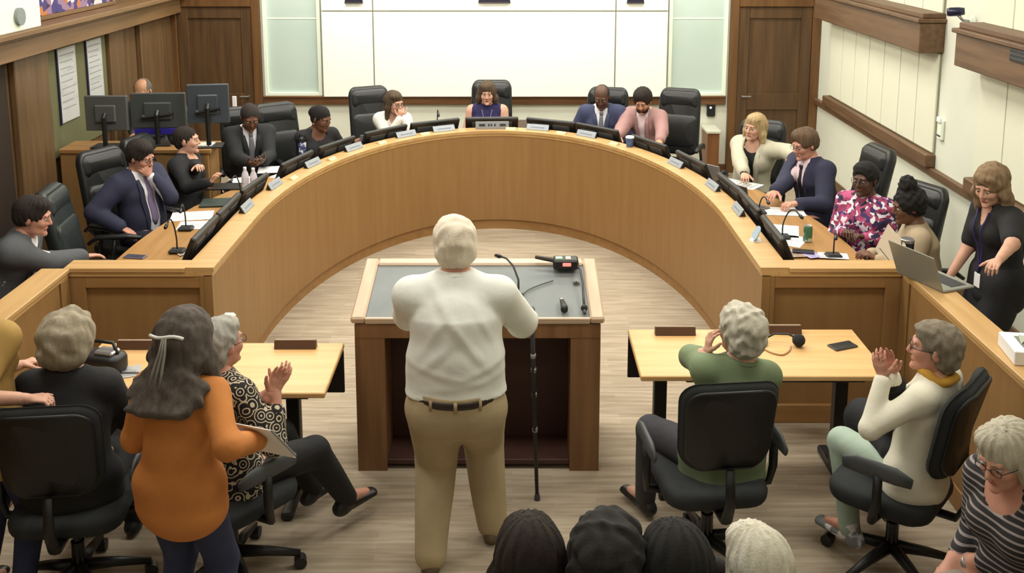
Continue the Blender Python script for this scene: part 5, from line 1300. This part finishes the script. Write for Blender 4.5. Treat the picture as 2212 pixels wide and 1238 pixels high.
c = person((1300, 210), 168, 'bald man in a slate blue suit and grey tie looking down', GP, lean=(8, 0), head=(0, 22, 0), hands=(('px', 1340, 300, .80), ('px', 1245, 290, .80)), hair=dict(HBUZ, kind='balding', vol=-.002, amp=.0008), skn='dark', bulk=1.05, beard=False,
       top=dict(m=WSH, collar=True), jacket=dict(m=BLUES, v=.04, lc=(54, 60, 88)), tie=cloth('grey tie', (116, 120, 130)), bottom=T_(NTR))
chair_behind(c, 'black office chair behind the bald man in a slate blue suit', back=.12, z_top=1.2)
c = person((1388, 218), 150, 'bearded man in a dusty pink jacket looking down at the worktop', GP, lean=(14, 0), bulk=.92, head=(10, 26, 0), hands=(('px', 1425, 316, .82), ('px', 1325, 308, .82)), hair=dict(mat='dark brown hair', c=(42, 32, 26), brow=(36, 26, 20), kind='short', vol=.008), skn='olive', beard=True, s=1.0,
       top=dict(m=PKSH, collar=True), jacket=dict(m=cloth('dusty pink jacket', (170, 132, 128), (158, 120, 118)), v=.0, wb=.04, lc=(156, 120, 116)), bottom=T_(GTR))
chair_behind(c, 'black office chair right of the man in a pink jacket', back=.16, dx=-.22, da=8, z_top=1.22)
# right side
c = person((1630, 275), 150, 'blonde woman in a cream jacket over black, stretching one arm sideways', GP, sex='f', lean=(6, -4), head=(-16, 4, 0), s=1.06, hands=(('px', 1735, 345, 1.08), ('px', 1608, 378, .86)), elbows=((-.5, -.6, .1), (.5, -.5, -1)), hair=dict(mat='blonde hair', c=(196, 172, 128), c2=(160, 134, 92), brow=(140, 110, 80), kind='bob', len=.20, vol=.004), skn='fair', bulk=.98,
       top=dict(m=BLK(), neck='scoop'), jacket=dict(m=cloth('cream jacket', (192, 188, 166), (182, 176, 154)), v=.02, wb=.06, wt=.075, lc=(184, 180, 158), nocuff=True), bottom=T_(BTR))
chair_behind(c, 'black office chair behind the blonde woman', back=.16, dx=.05, z_top=1.16)
c = person((1738, 312), 112, 'man in a navy suit and dark tie facing left with brown swept hair', GP, lean=(12, 0), head=(4, 14, 0), hands=(('px', 1722, 440, .82), ('px', 1655, 442, .82)), s=1.05, bulk=1.05, hair=dict(mat='light brown hair', c=(112, 88, 66), brow=(90, 66, 50), kind='short', vol=.006), skn='pink', glasses=True, curl=(55, 30),
       top=dict(m=PKSH, collar=True), jacket=dict(m=NAVY, v=.0, wb=.05, wt=.075, lc=(38, 40, 62)), tie=cloth('near black tie', (40, 34, 44)), bottom=T_(NTR))
chair_behind(c, 'black office chair behind the man in a navy suit on the right', back=.22, da=-14, z_top=1.16)
def floral():
    m = mat('floral blouse', (150, 50, 90), .8); nt = m.node_tree; b = nt.nodes['Principled BSDF']
    tc = nt.nodes.new('ShaderNodeTexCoord'); v = nt.nodes.new('ShaderNodeTexVoronoi'); v.inputs['Scale'].default_value = 38
    n = nt.nodes.new('ShaderNodeTexNoise'); n.inputs['Scale'].default_value = 9; mx = nt.nodes.new('ShaderNodeVectorMath'); mx.operation = 'MULTIPLY_ADD'; mx.inputs[1].default_value = (.12, .12, .12)
    nt.links.new(tc.outputs['Object'], n.inputs['Vector']); nt.links.new(n.outputs['Color'], mx.inputs[0]); nt.links.new(tc.outputs['Object'], mx.inputs[2]); nt.links.new(mx.outputs[0], v.inputs['Vector'])
    s = nt.nodes.new('ShaderNodeSeparateColor'); r = nt.nodes.new('ShaderNodeValToRGB'); r.color_ramp.interpolation = 'CONSTANT'
    r.color_ramp.elements[0].color = rgb((150, 60, 96)); r.color_ramp.elements[1].position = .32; r.color_ramp.elements[1].color = rgb((232, 226, 236))
    for p, c_ in ((.55, (62, 44, 96)), (.75, (186, 80, 124)), (.9, (40, 36, 60))): e = r.color_ramp.elements.new(p); e.color = rgb(c_)
    nt.links.new(v.outputs['Color'], s.inputs[0]); nt.links.new(s.outputs[0], r.inputs[0]); nt.links.new(r.outputs[0], b.inputs['Base Color'])
    return m
c = person((1868, 388), 140, 'woman in a magenta, white and violet floral blouse with short dark hair', GP, sex='f', lean=(4, 0), head=(-6, 4, 0), hands=(('px', 1866, 512, .80), ('px', 1826, 500, .82)), bulk=1.2, curl=(60, 60), s=1.02, hair=dict(mat='black hair', c=(20, 17, 16), brow=(24, 20, 18), kind='short', vol=.002, line=.135, curl=1, amp=.002, freq=110), skn='dark', glasses=True,
       top=dict(m=floral(), length=.05), bottom=T_(BTR))
chair_behind(c, 'black office chair behind the woman in a floral blouse, mostly hidden', back=.20, dx=-.10, da=-25, z_top=1.08)
c = person((1962, 446), 78, 'woman in a beige top with a high dark bun turned left, holding a paper', GP, sex='f', lean=(10, 0), head=(12, 10, 0), hands=(('px', 1896, 560, .84), ('px', 1880, 548, .84)), bulk=1.1, curl=(40, 40), hair=dict(HBLK, kind='bun', bun=(0, -.02, .15), br=.062, vol=.012, curl=1, amp=.004, freq=90), skn='brown',
       top=dict(m=cloth('beige knit', (178, 160, 132), (166, 148, 120)), length=.04), bottom=T_(BTR))
chair_behind(c, 'black office chair behind the woman in a beige top', back=.16, dx=-.10, da=10, z_top=1.16)
hp = c['R'] @ (c['arms'][0][2]) + c['origin']
t = thing('paper_sheet', 'cream paper held up by the woman in a beige top', 'paper', (hp[0] + .03, hp[1] - .02, hp[2] + .0)); MB().box((-.10, -.001, 0), (.10, .001, .24), .0005, M=Matrix.Rotation(math.radians(-70), 4, 'Z') @ Matrix.Rotation(math.radians(28), 4, 'Y')).build('sheet', mat('cream paper', (224, 212, 190), .7), t); MB().box((-.07, -.0018, .04), (.06, -.001, .046), M=Matrix.Rotation(math.radians(-70), 4, 'Z') @ Matrix.Rotation(math.radians(28), 4, 'Y')).build('text_line', ARMGREY, t)
c = person((2140, 402), 98, 'standing woman in a black short sleeved dress with a violet lanyard and wavy hair', sex='f', pose='stand', lean=(8, 0), head=(26, 18, 0), s=1.0, hands=(('px', 2124, 672, 1.04), (.14, .26, .80)), elbows=((-.3, -1, -.2), (.3, -1, -.4)), curl=(45, 30), hair=dict(mat='dark blonde hair', c=(146, 122, 92), c2=(112, 90, 64), brow=(110, 86, 60), kind='bob', len=.17, vol=.012, curl=1, amp=.004, freq=60), skn='fair', bulk=1.05,
       top=dict(m=BLK(), sleeve=(.85, .85), neck='v', length=.1), bottom=dict(kind='skirt', m=BLK(), long=True), extra=lambda c: lanyard(c, mat('violet lanyard', (56, 46, 110), .6), l=.42))
# operator behind the monitors
c = person((308, 198), 180, 'bald operator whose head shows above the counter monitors', sex='m', lean=(10, 0), head=(0, 20, 0), hair=dict(mat='grey stubble', c=(120, 110, 104), kind='balding', nobrow=True), skn='tan', top=dict(m=cloth('dark grey shirt', (60, 60, 64)), collar=True), bottom=T_(BTR), seat=.66, s=.9, hands=((-.08, .26, .9), (.08, .26, .9)), elbows=((-.1, -.3, -1), (.1, -.3, -1)))
exec_chair('black chair under the operator behind the counter', c['origin'][0] + .05, c['origin'][1] + .1, math.pi, z_top=1.1)
# free chair at the left
p = at(128, 400, 1.14)
exec_chair('empty dark green grey office chair beside the man in a grey suit', p.x + .30, p.y - .02, math.radians(-84), LEATHERG, z_top=1.14)

# ---- the speaker at the lectern
KH = cloth('khaki trousers', (176, 158, 124), (164, 146, 112))
WS2 = cloth('white dress shirt', (232, 234, 226), (226, 228, 220))
def spk(c):
    # belt and loops around the waist
    pr = [ecap(c['P'], c['P'] + c['U0'] * .085, .165 * c['b'] + .008, .155 * c['b'] + .008, .12 * c['b'] + .008, .112 * c['b'] + .008 + .02, V(1, 0, 0), .03)]
    zc = c['P'] + c['U0'] * .088; pts = []; per = []
    for t in np.linspace(0, 2 * math.pi, 41):
        d = V(math.cos(t), math.sin(t), 0); ds = np.linspace(0, .32, 129); ff = field_at(pr, (zc - c['U0'] * .02)[None] + ds[:, None] * d[None]); k = np.argmax(ff > 0); per.append(zc - c['U0'] * .02 + d * (ds[k] + .0)); pts.append(Vector(per[-1]))
    MB().tube(pts, .007, 8, flat=2.7, up=(0, 0, 1)).build('belt', mat('dark belt leather', (40, 30, 26), .45), c['rt'], True)
    for k in (26, 30, 34, 22): MB().tube([pts[k] + Vector((0, 0, .024)) + (pts[k] - Vector(zc)).normalized() * .006, pts[k] - Vector((0, 0, .026)) + (pts[k] - Vector(zc)).normalized() * .006], .008, 6, flat=.5).build('belt_loop', KH, c['rt'], True)
    # back yoke seam and fold lines are real ridges
def folds(P):
    z = P[:, 2]; x = P[:, 0]
    g = 0
    for (x0, z0, sl_, L, w, am) in ((-.02, 1.30, -1.5, .34, .022, .010), (.06, 1.18, -1.2, .30, .02, .010), (-.09, 1.12, .9, .22, .02, .008), (.10, 1.05, .35, .26, .018, .010), (-.05, 1.04, -.25, .30, .018, .011), (.02, .99, .15, .34, .016, .010), (-.10, 1.22, 1.6, .25, .018, .008), (.14, 1.25, -1.9, .2, .016, .008)):
        d = ((x - x0) * sl_ - (z - z0)) / math.hypot(sl_, 1); t = ((x - x0) + (z - z0) * sl_) / math.hypot(sl_, 1)
        am = am * .55
        g = g - am * np.exp(-(d / w) ** 2) * np.exp(-(t / L * 2) ** 2) + am * .6 * np.exp(-((d - w * 1.6) / w) ** 2) * np.exp(-(t / L * 2) ** 2)
    g = g * (P[:, 1] < .02) * .8
    return g + wrinkle(.0035, 17, 5)(P)
_w = wrinkle
def wrinkle(amp=.004, f=18.0, seed=0, dirn=None):
    return folds if amp == .00777 else _w(amp, f, seed)
c = person((992, 498), 2, 'white haired man in a white dress shirt and khaki trousers standing at the lectern', pose='stand', root=(-.262, 4.46), lean=(8, 0), head=(6, 12, 0), s=1.03, hipz=.815, tm=1.17, bulk=1.30, belly=.05, hands=(('w', -.46, 4.98, 1.10), ('px', 1142, 690, 1.06)), elbows=((-.8, -.3, -1), (.55, -.35, -1)), curl=(60, 75), hvox=.005,
       hair=dict(mat='white hair', c=(236, 226, 206), c2=(222, 208, 184), brow=(220, 210, 190), kind='curly', vol=.005, amp=.003, freq=60), skn='pink', top=dict(m=WS2, collar=True, wr=.00777, vox=.009, e=.024, hem=.085), bottom=dict(kind='trousers', m=KH, vox=.010, loose=.018), shoes=mat('brown suede shoe', (100, 84, 64), .8),
       feet=(V(-.13, -.02, .075), V(.17, .22, .075)), extra=spk, vox=.009)
wrinkle = _w
# walking cane held in his right hand
hw = c['R'] @ c['arms'][1][2] + c['origin']
t = thing('walking_cane', 'dark walking cane with silver joints hanging from the speaker\'s right hand', 'cane', (hw[0] + .02, hw[1] + .04, 0))
z1 = hw[2] + .02
MB().tube([(.03, .04, .02), (.012, .01, .5), (0, 0, z1 - .05)], [.010, .011, .012], 10).build('shaft', BLACK, t, True)
MB().tube([(0, .05, z1 - .0), (0, .02, z1 + .01), (0, -.02, z1), (0, -.05, z1 - .02)], .014, 8).build('handle', BLACKG, t, True)
for zz in (.42, .62, .76, .84): 
    u = zz / (z1 - .05); x_o = .03 * (1 - u); MB().tube([(x_o * .9, .04 * (1 - u) * .8, zz - .012), (x_o * .9, .04 * (1 - u) * .8, zz + .012)], .0145, 10).build('silver_joint', SILVER, t, True)
MB().lathe([(.016, 0), (.016, .02), (.011, .04)], (.03, .04, 0), 10).build('rubber_tip', DGREY, t)

# ---- right table
GRN = cloth('sage green shirt', (120, 136, 102), (108, 124, 92))
c = person((1598, 716), 8, 'woman with curly white hair in a green shirt seated at the right table', sex='f', lean=(-2, 9), head=(24, 4, -6), bulk=1.12, s=1.0, hands=(('h', -.11, .09, -.12), (.12, .34, .80)), elbows=((-.25, .1, -1), None), curl=(35, 35), hd=(('w', .1, .0, 1), None), hn=(('w', 1, .2, 0), None),
       hair=dict(mat='curly white hair', c=(206, 202, 186), c2=(178, 172, 154), kind='curly', vol=.010, amp=.005, freq=75, brow=(180, 170, 150)), skn='fair', top=dict(m=GRN, sleeve='34', length=.10, collar=True), bottom=T_(cloth('dark grey jeans', (58, 58, 64))), knees=(V(-.25, .40, .50), V(.13, .44, .50)))
chair_behind(c, 'charcoal task chair with grey armrests under the woman in green', back=.0, dx=-.06, da=-2, fn=task_chair)
# right table, clapping
def scarf(c):
    pts = []
    for t in np.linspace(0, 2 * math.pi, 21): pts.append(Vector(c['N'] + c['U1'] * (.025 + .01 * math.sin(3 * t)) + c['X1'] * math.cos(t) * .072 + c['F1'] * math.sin(t) * .07))
    MB().tube(pts, .024, 8, flat=.8).build('scarf', cloth('mustard scarf', (206, 160, 60), (190, 140, 50)), c['rt'], True)
    MB().tube([Vector(c['N'] - c['F1'] * .06 + c['U1'] * .0), Vector(c['N'] - c['F1'] * .10 - c['U1'] * .04 + c['X1'] * .03), Vector(c['C'] - c['F1'] * .145 + c['X1'] * .05)], .006, 6).build('strap', cloth('tan strap', (196, 170, 110)), c['rt'], True)
c = person((2018, 752), 48, 'woman with short grey hair in a white shirt and mustard scarf, clapping', sex='f', lean=(-8, 0), head=(22, 2, 0), s=1.0, bulk=1.02, hands=(('px', 1908, 818, 1.04), ('px', 1925, 812, 1.04)), elbows=((-.5, 0, -1), (.5, 0, -1)), curl=(12, 12), hd=(('w', -.25, .1, 1), ('w', -.2, .15, 1)), hn=(('w', .5, .6, 0), ('w', -.5, -.6, 0)),
       hair=dict(mat='salt grey hair', c=(138, 128, 110), c2=(110, 100, 84), kind='curly', vol=-.002, amp=.003, freq=80, brow=(120, 110, 96)), skn='pink', glasses=True, top=dict(m=cloth('ivory shirt', (234, 230, 212), (224, 220, 200)), length=.06), bottom=T_(cloth('mint trousers', (168, 186, 170), (158, 176, 160))), shoes=mat('grey trainer', (128, 132, 138), .7, c2=(225, 225, 225), scale=12, lo=.5, hi=.56), extra=scarf,
       knees=(('px', 1795, 940, .53), ('px', 1880, 925, .55)), feet=(('px', 1838, 1170, .09), ('px', 1925, 1120, .10)))
CT = chair_behind(c, 'charcoal task chair under the clapping woman in a white shirt', back=-.09, da=2, fn=task_chair)
# black coat on her lap and arm
o = c; lg = c['legs']
jk = thing('black_coat', 'black coat lying over the lap of the clapping woman', 'coat', tuple(c['origin']), c['rt'].rotation_euler[2])
pr = [cone(lg[1][0] + V(.0, .05, .05), lg[1][1] + V(0, 0, .03), .10, .085, .05), cone(lg[1][1] + V(0, 0, .03), lg[1][1] + V(.05, .04, -.30), .085, .07, .05), cone(c['arms'][1][1], c['arms'][1][2] + (c['arms'][1][1] - c['arms'][1][2]) * .25, .075, .055, .04), cone(lg[1][0] + V(0, .12, .06), c['arms'][1][1], .085, .07, .06),
      cone(lg[0][0] + V(.05, .1, .07), lg[0][0] * .4 + lg[0][1] * .6 + V(.08, 0, .05), .07, .06, .05)]
np_mesh('cloth', [mesh_field(pr, .011, wrinkle(.007, 22, 7))], BLK(), jk)
MB().tube([Vector(c['arms'][1][2] * .8 + c['arms'][1][1] * .2 + V(0, 0, 0)), Vector(c['arms'][1][2] * .72 + c['arms'][1][1] * .28)], .058, 12).build('sleeve_cuff', BLK(), jk, True)
# ---- lower right
def striped():
    m = mat('striped top', (38, 36, 38), .85); nt = m.node_tree; b = nt.nodes['Principled BSDF']
    tc = nt.nodes.new('ShaderNodeTexCoord'); w = nt.nodes.new('ShaderNodeTexWave'); w.bands_direction = 'Z'; w.inputs['Scale'].default_value = 12; w.inputs['Distortion'].default_value = .6
    r = nt.nodes.new('ShaderNodeValToRGB'); r.color_ramp.interpolation = 'CONSTANT'; r.color_ramp.elements[0].color = rgb((40, 38, 40)); r.color_ramp.elements[1].position = .78; r.color_ramp.elements[1].color = rgb((150, 140, 138))
    nt.links.new(tc.outputs['Object'], w.inputs['Vector']); nt.links.new(w.outputs['Fac'], r.inputs[0]); nt.links.new(r.outputs[0], b.inputs['Base Color']); return m
c = person((2172, 985), 112, 'older woman with white bobbed hair in a dark striped top at the right edge', sex='f', lean=(12, 0), head=(8, 16, 0), s=1.0, bulk=1.2, hands=(('px', 2075, 1218, .62), ('px', 2040, 1236, .60)), elbows=((-.4, -.6, -1), (.3, -.8, -1)), curl=(30, 30),
       hair=dict(mat='silver bob hair', c=(204, 198, 180), c2=(172, 164, 142), kind='bob', len=.05, vol=.006, part=.02, line=.11, brow=(150, 140, 124)), skn='pink', glasses=True, top=dict(m=striped(), neck='scoop', sleeve='34', length=.05), bottom=T_(cloth('stone trousers', (150, 140, 126))),
       extra=lambda c: [MB().tube([Vector(c['arms'][i][2] - nrm(c['arms'][i][2] - c['arms'][i][1]) * .035 + V(0, 0, 0)), Vector(c['arms'][i][2] - nrm(c['arms'][i][2] - c['arms'][i][1]) * .02)], .034, 14).build('bracelet', SILVER, c['rt'], True) for i in (0,)])
chair_behind(c, 'charcoal chair under the older woman in a striped top', back=-.03, da=-55, fn=task_chair)
# bottom edge heads
c = person((1632, 1222), 10, 'person with smooth white hair seen from behind at the bottom edge', sex='f', lean=(4, 0), head=(12, 6, 0), s=1.0, hair=dict(mat='snow white hair', c=(232, 228, 212), c2=(206, 200, 178), kind='bob', len=.07, vol=.0, brow=(200, 190, 170)), skn='fair', top=dict(m=cloth('dusty grey top', (120, 116, 112)), length=.05), bottom=T_(BTR))
chair_behind(c, 'charcoal chair under the person with smooth white hair', back=.02, fn=task_chair)
c = person((1145, 1205), 0, 'person with long straight dark brown hair seen from behind at the bottom edge', sex='f', lean=(4, 0), head=(0, 4, 0), s=1.04, hair=dict(mat='glossy dark hair', c=(24, 16, 12), c2=(44, 30, 20), kind='long', len=.36, vol=.012, flare=.02, brow=(40, 30, 24)), skn='tan', top=dict(m=BLK(), length=.05), bottom=T_(BTR))
chair_behind(c, 'charcoal chair under the person with long straight dark hair', back=.02, fn=task_chair)
c = person((1312, 1214), -5, 'dark curly haired person in a black coat, middle dark head at the bottom edge', sex='m', lean=(6, 0), head=(-10, 16, 0), s=1.05, bulk=1.2, hair=dict(mat='dark curly hair', c=(26, 24, 24), c2=(40, 38, 36), kind='curly', vol=.014, amp=.005, freq=70, brow=(30, 26, 24)), skn='olive', top=dict(m=BLK(), neck='turtle', length=.06), jacket=dict(m=cloth('black coat wool', (30, 32, 32), (40, 42, 42)), v=.1, lapel=False, nocuff=True), bottom=T_(BTR))
chair_behind(c, 'charcoal chair under the dark curly haired person in a coat', back=.02, fn=task_chair)
c = person((1458, 1226), 14, 'person with smooth black hair raising a hand at the bottom edge beside the white hair', sex='f', lean=(4, 0), head=(-14, 10, 0), s=1.06, bulk=1.1, hands=(None, ('px', 1536, 1232, 1.10)), elbows=(None, (.6, -.3, -.8)), curl=(30, 60), hair=dict(mat='black hair', c=(20, 17, 16), c2=(36, 34, 34), kind='bob', len=.12, vol=.016, brow=(24, 20, 18)), skn='tan', top=dict(m=BLK(), length=.06), bottom=T_(BTR))
chair_behind(c, 'charcoal chair under the person with smooth black hair', back=.02, fn=task_chair)
# ---- left table group
JN = cloth('blue jeans', (44, 52, 84), (36, 42, 70))
def hairclip(c):
    p = c['Hc'] + c['RH'] @ V(0, -.105, .03); 
    MB().tube([Vector(c['Hc'] + c['RH'] @ (V(x, -.128 + 0 + .35 * abs(x) ** 1.0 * .4 - .022, .04 + .006 * math.sin(x * 40)))) for x in np.linspace(-.075, .075, 9)], .007, 8).build('hair_clip', mat('pearl clip', (225, 225, 220), .3), c['rt'], True)
    for k, xo in enumerate((-.012, .0, .012)):
        MB().tube([Vector(c['Hc'] + c['RH'] @ V(xo * .6, -.152, .036)), Vector(c['Hc'] + c['RH'] @ V(xo, -.160, -.02)), Vector(c['Hc'] + c['RH'] @ V(xo * 1.6 - .006, -.172, -.09)), Vector(c['Hc'] + c['RH'] @ V(xo * 2 - .01, -.182, -.15))], [.005, .006, .006, .003], 6).build('silver_lock', mat('silver lock', (132, 127, 118), .7), c['rt'], True)
c = person((402, 738), -12, 'standing woman with long greying brown hair in an orange top, papers in hand', sex='f', pose='stand', lean=(6, 0), head=(-4, 12, 0), s=.95, bulk=1.0, hands=((-.15, .25, .95), ('px', 560, 950, 1.02)), elbows=(None, (.8, -.4, -.8)), curl=(40, 40), hair=dict(mat='greying brown hair', c=(66, 56, 48), c2=(96, 88, 80), kind='long', len=.23, vol=.022, flare=.05, curl=1, amp=.003, freq=55, brow=(70, 60, 50)), skn='fair',
       top=dict(m=cloth('orange top', (200, 128, 62), (186, 116, 54)), length=.08, e=.016), bottom=T_(JN), extra=hairclip)
hp = c['R'] @ c['arms'][1][2] + c['origin']
t = thing('papers', 'white papers held by the standing woman in orange', 'paper', (hp[0] + .0, hp[1] + .03, hp[2] - .02), math.radians(-20)); MB().box((-.10, -.14, 0), (.10, .14, .004), .001, M=Matrix.Rotation(math.radians(-50), 4, 'X')).build('sheet', PAPER, t); MB().box((-.09, -.13, .005), (.11, .12, .008), .001, M=Matrix.Rotation(math.radians(-50), 4, 'X')).build('top_sheet', PAPERG, t)
def patterned():
    m = mat('black and cream swirl cloth', (28, 26, 26), .85); nt = m.node_tree; b = nt.nodes['Principled BSDF']
    tc = nt.nodes.new('ShaderNodeTexCoord'); v = nt.nodes.new('ShaderNodeTexVoronoi'); v.inputs['Scale'].default_value = 22; w = nt.nodes.new('ShaderNodeMath'); w.operation = 'SINE'; mu = nt.nodes.new('ShaderNodeMath'); mu.operation = 'MULTIPLY'; mu.inputs[1].default_value = 22
    r = nt.nodes.new('ShaderNodeValToRGB'); r.color_ramp.interpolation = 'CONSTANT'; r.color_ramp.elements[0].color = rgb((28, 26, 26)); r.color_ramp.elements[1].position = .55; r.color_ramp.elements[1].color = rgb((206, 192, 164))
    nt.links.new(tc.outputs['Object'], v.inputs['Vector']); nt.links.new(v.outputs['Distance'], mu.inputs[0]); nt.links.new(mu.outputs[0], w.inputs[0]); nt.links.new(w.outputs[0], r.inputs[0]); nt.links.new(r.outputs[0], b.inputs['Base Color']); return m
c = person((478, 742), -38, 'woman with short grey hair in a black and cream patterned top, clapping', sex='f', lean=(-4, 0), head=(0, 2, 0), s=1.0, bulk=1.08, hands=(('px', 583, 848, .98), ('px', 596, 842, .98)), elbows=((-.3, 0, -1), (.5, -.2, -1)), curl=(12, 12), hd=(('w', .35, .2, .8), ('w', .45, .1, .8)), hn=(('w', .6, -.7, 0), ('w', -.6, .7, 0)),
       hair=dict(mat='silver grey hair', c=(172, 170, 162), c2=(144, 140, 130), kind='curly', vol=-.004, amp=.003, freq=80, brow=(150, 140, 130)), skn='pink', glasses=True, top=dict(m=patterned(), sleeve='34', length=.08), bottom=T_(BTR), feet=(V(-.1, .62, .08), V(.12, .66, .08)))
chair_behind(c, 'charcoal task chair with grey armrest under the patterned top woman', back=.0, fn=task_chair, star_rot=.9)
c = person((150, 738), 6, 'woman with wavy ash grey hair in a black top seated at the left table', sex='f', lean=(6, 0), head=(-14, 2, 0), s=1.04, bulk=1.2, hair=dict(mat='ash grey hair', c=(168, 158, 136), c2=(136, 126, 104), kind='curly', vol=.026, amp=.006, freq=45, brow=(140, 130, 116)), skn='fair', hands=(None, ('px', 262, 850, .78)), top=dict(m=BLK(), length=.06), bottom=T_(BTR))
chair_behind(c, 'charcoal task chair under the woman with ash grey hair', back=.0, fn=task_chair)
c = person((-62, 640), -12, 'standing person in a mustard top and jeans cut off by the left edge', sex='f', pose='stand', lean=(4, -7), s=.98, bulk=1.0, hands=((-.05, .3, 1.02), ('px', 62, 862, 1.08)), elbows=((-.6, -.4, -.8), (.5, -.6, -.8)), curl=(60, 60), hair=dict(HBRN, kind='bob', len=.1), skn='fair', top=dict(m=cloth('mustard top', (176, 142, 78), (160, 128, 66)), sleeve='short', length=.08, e=.022), bottom=T_(JN))
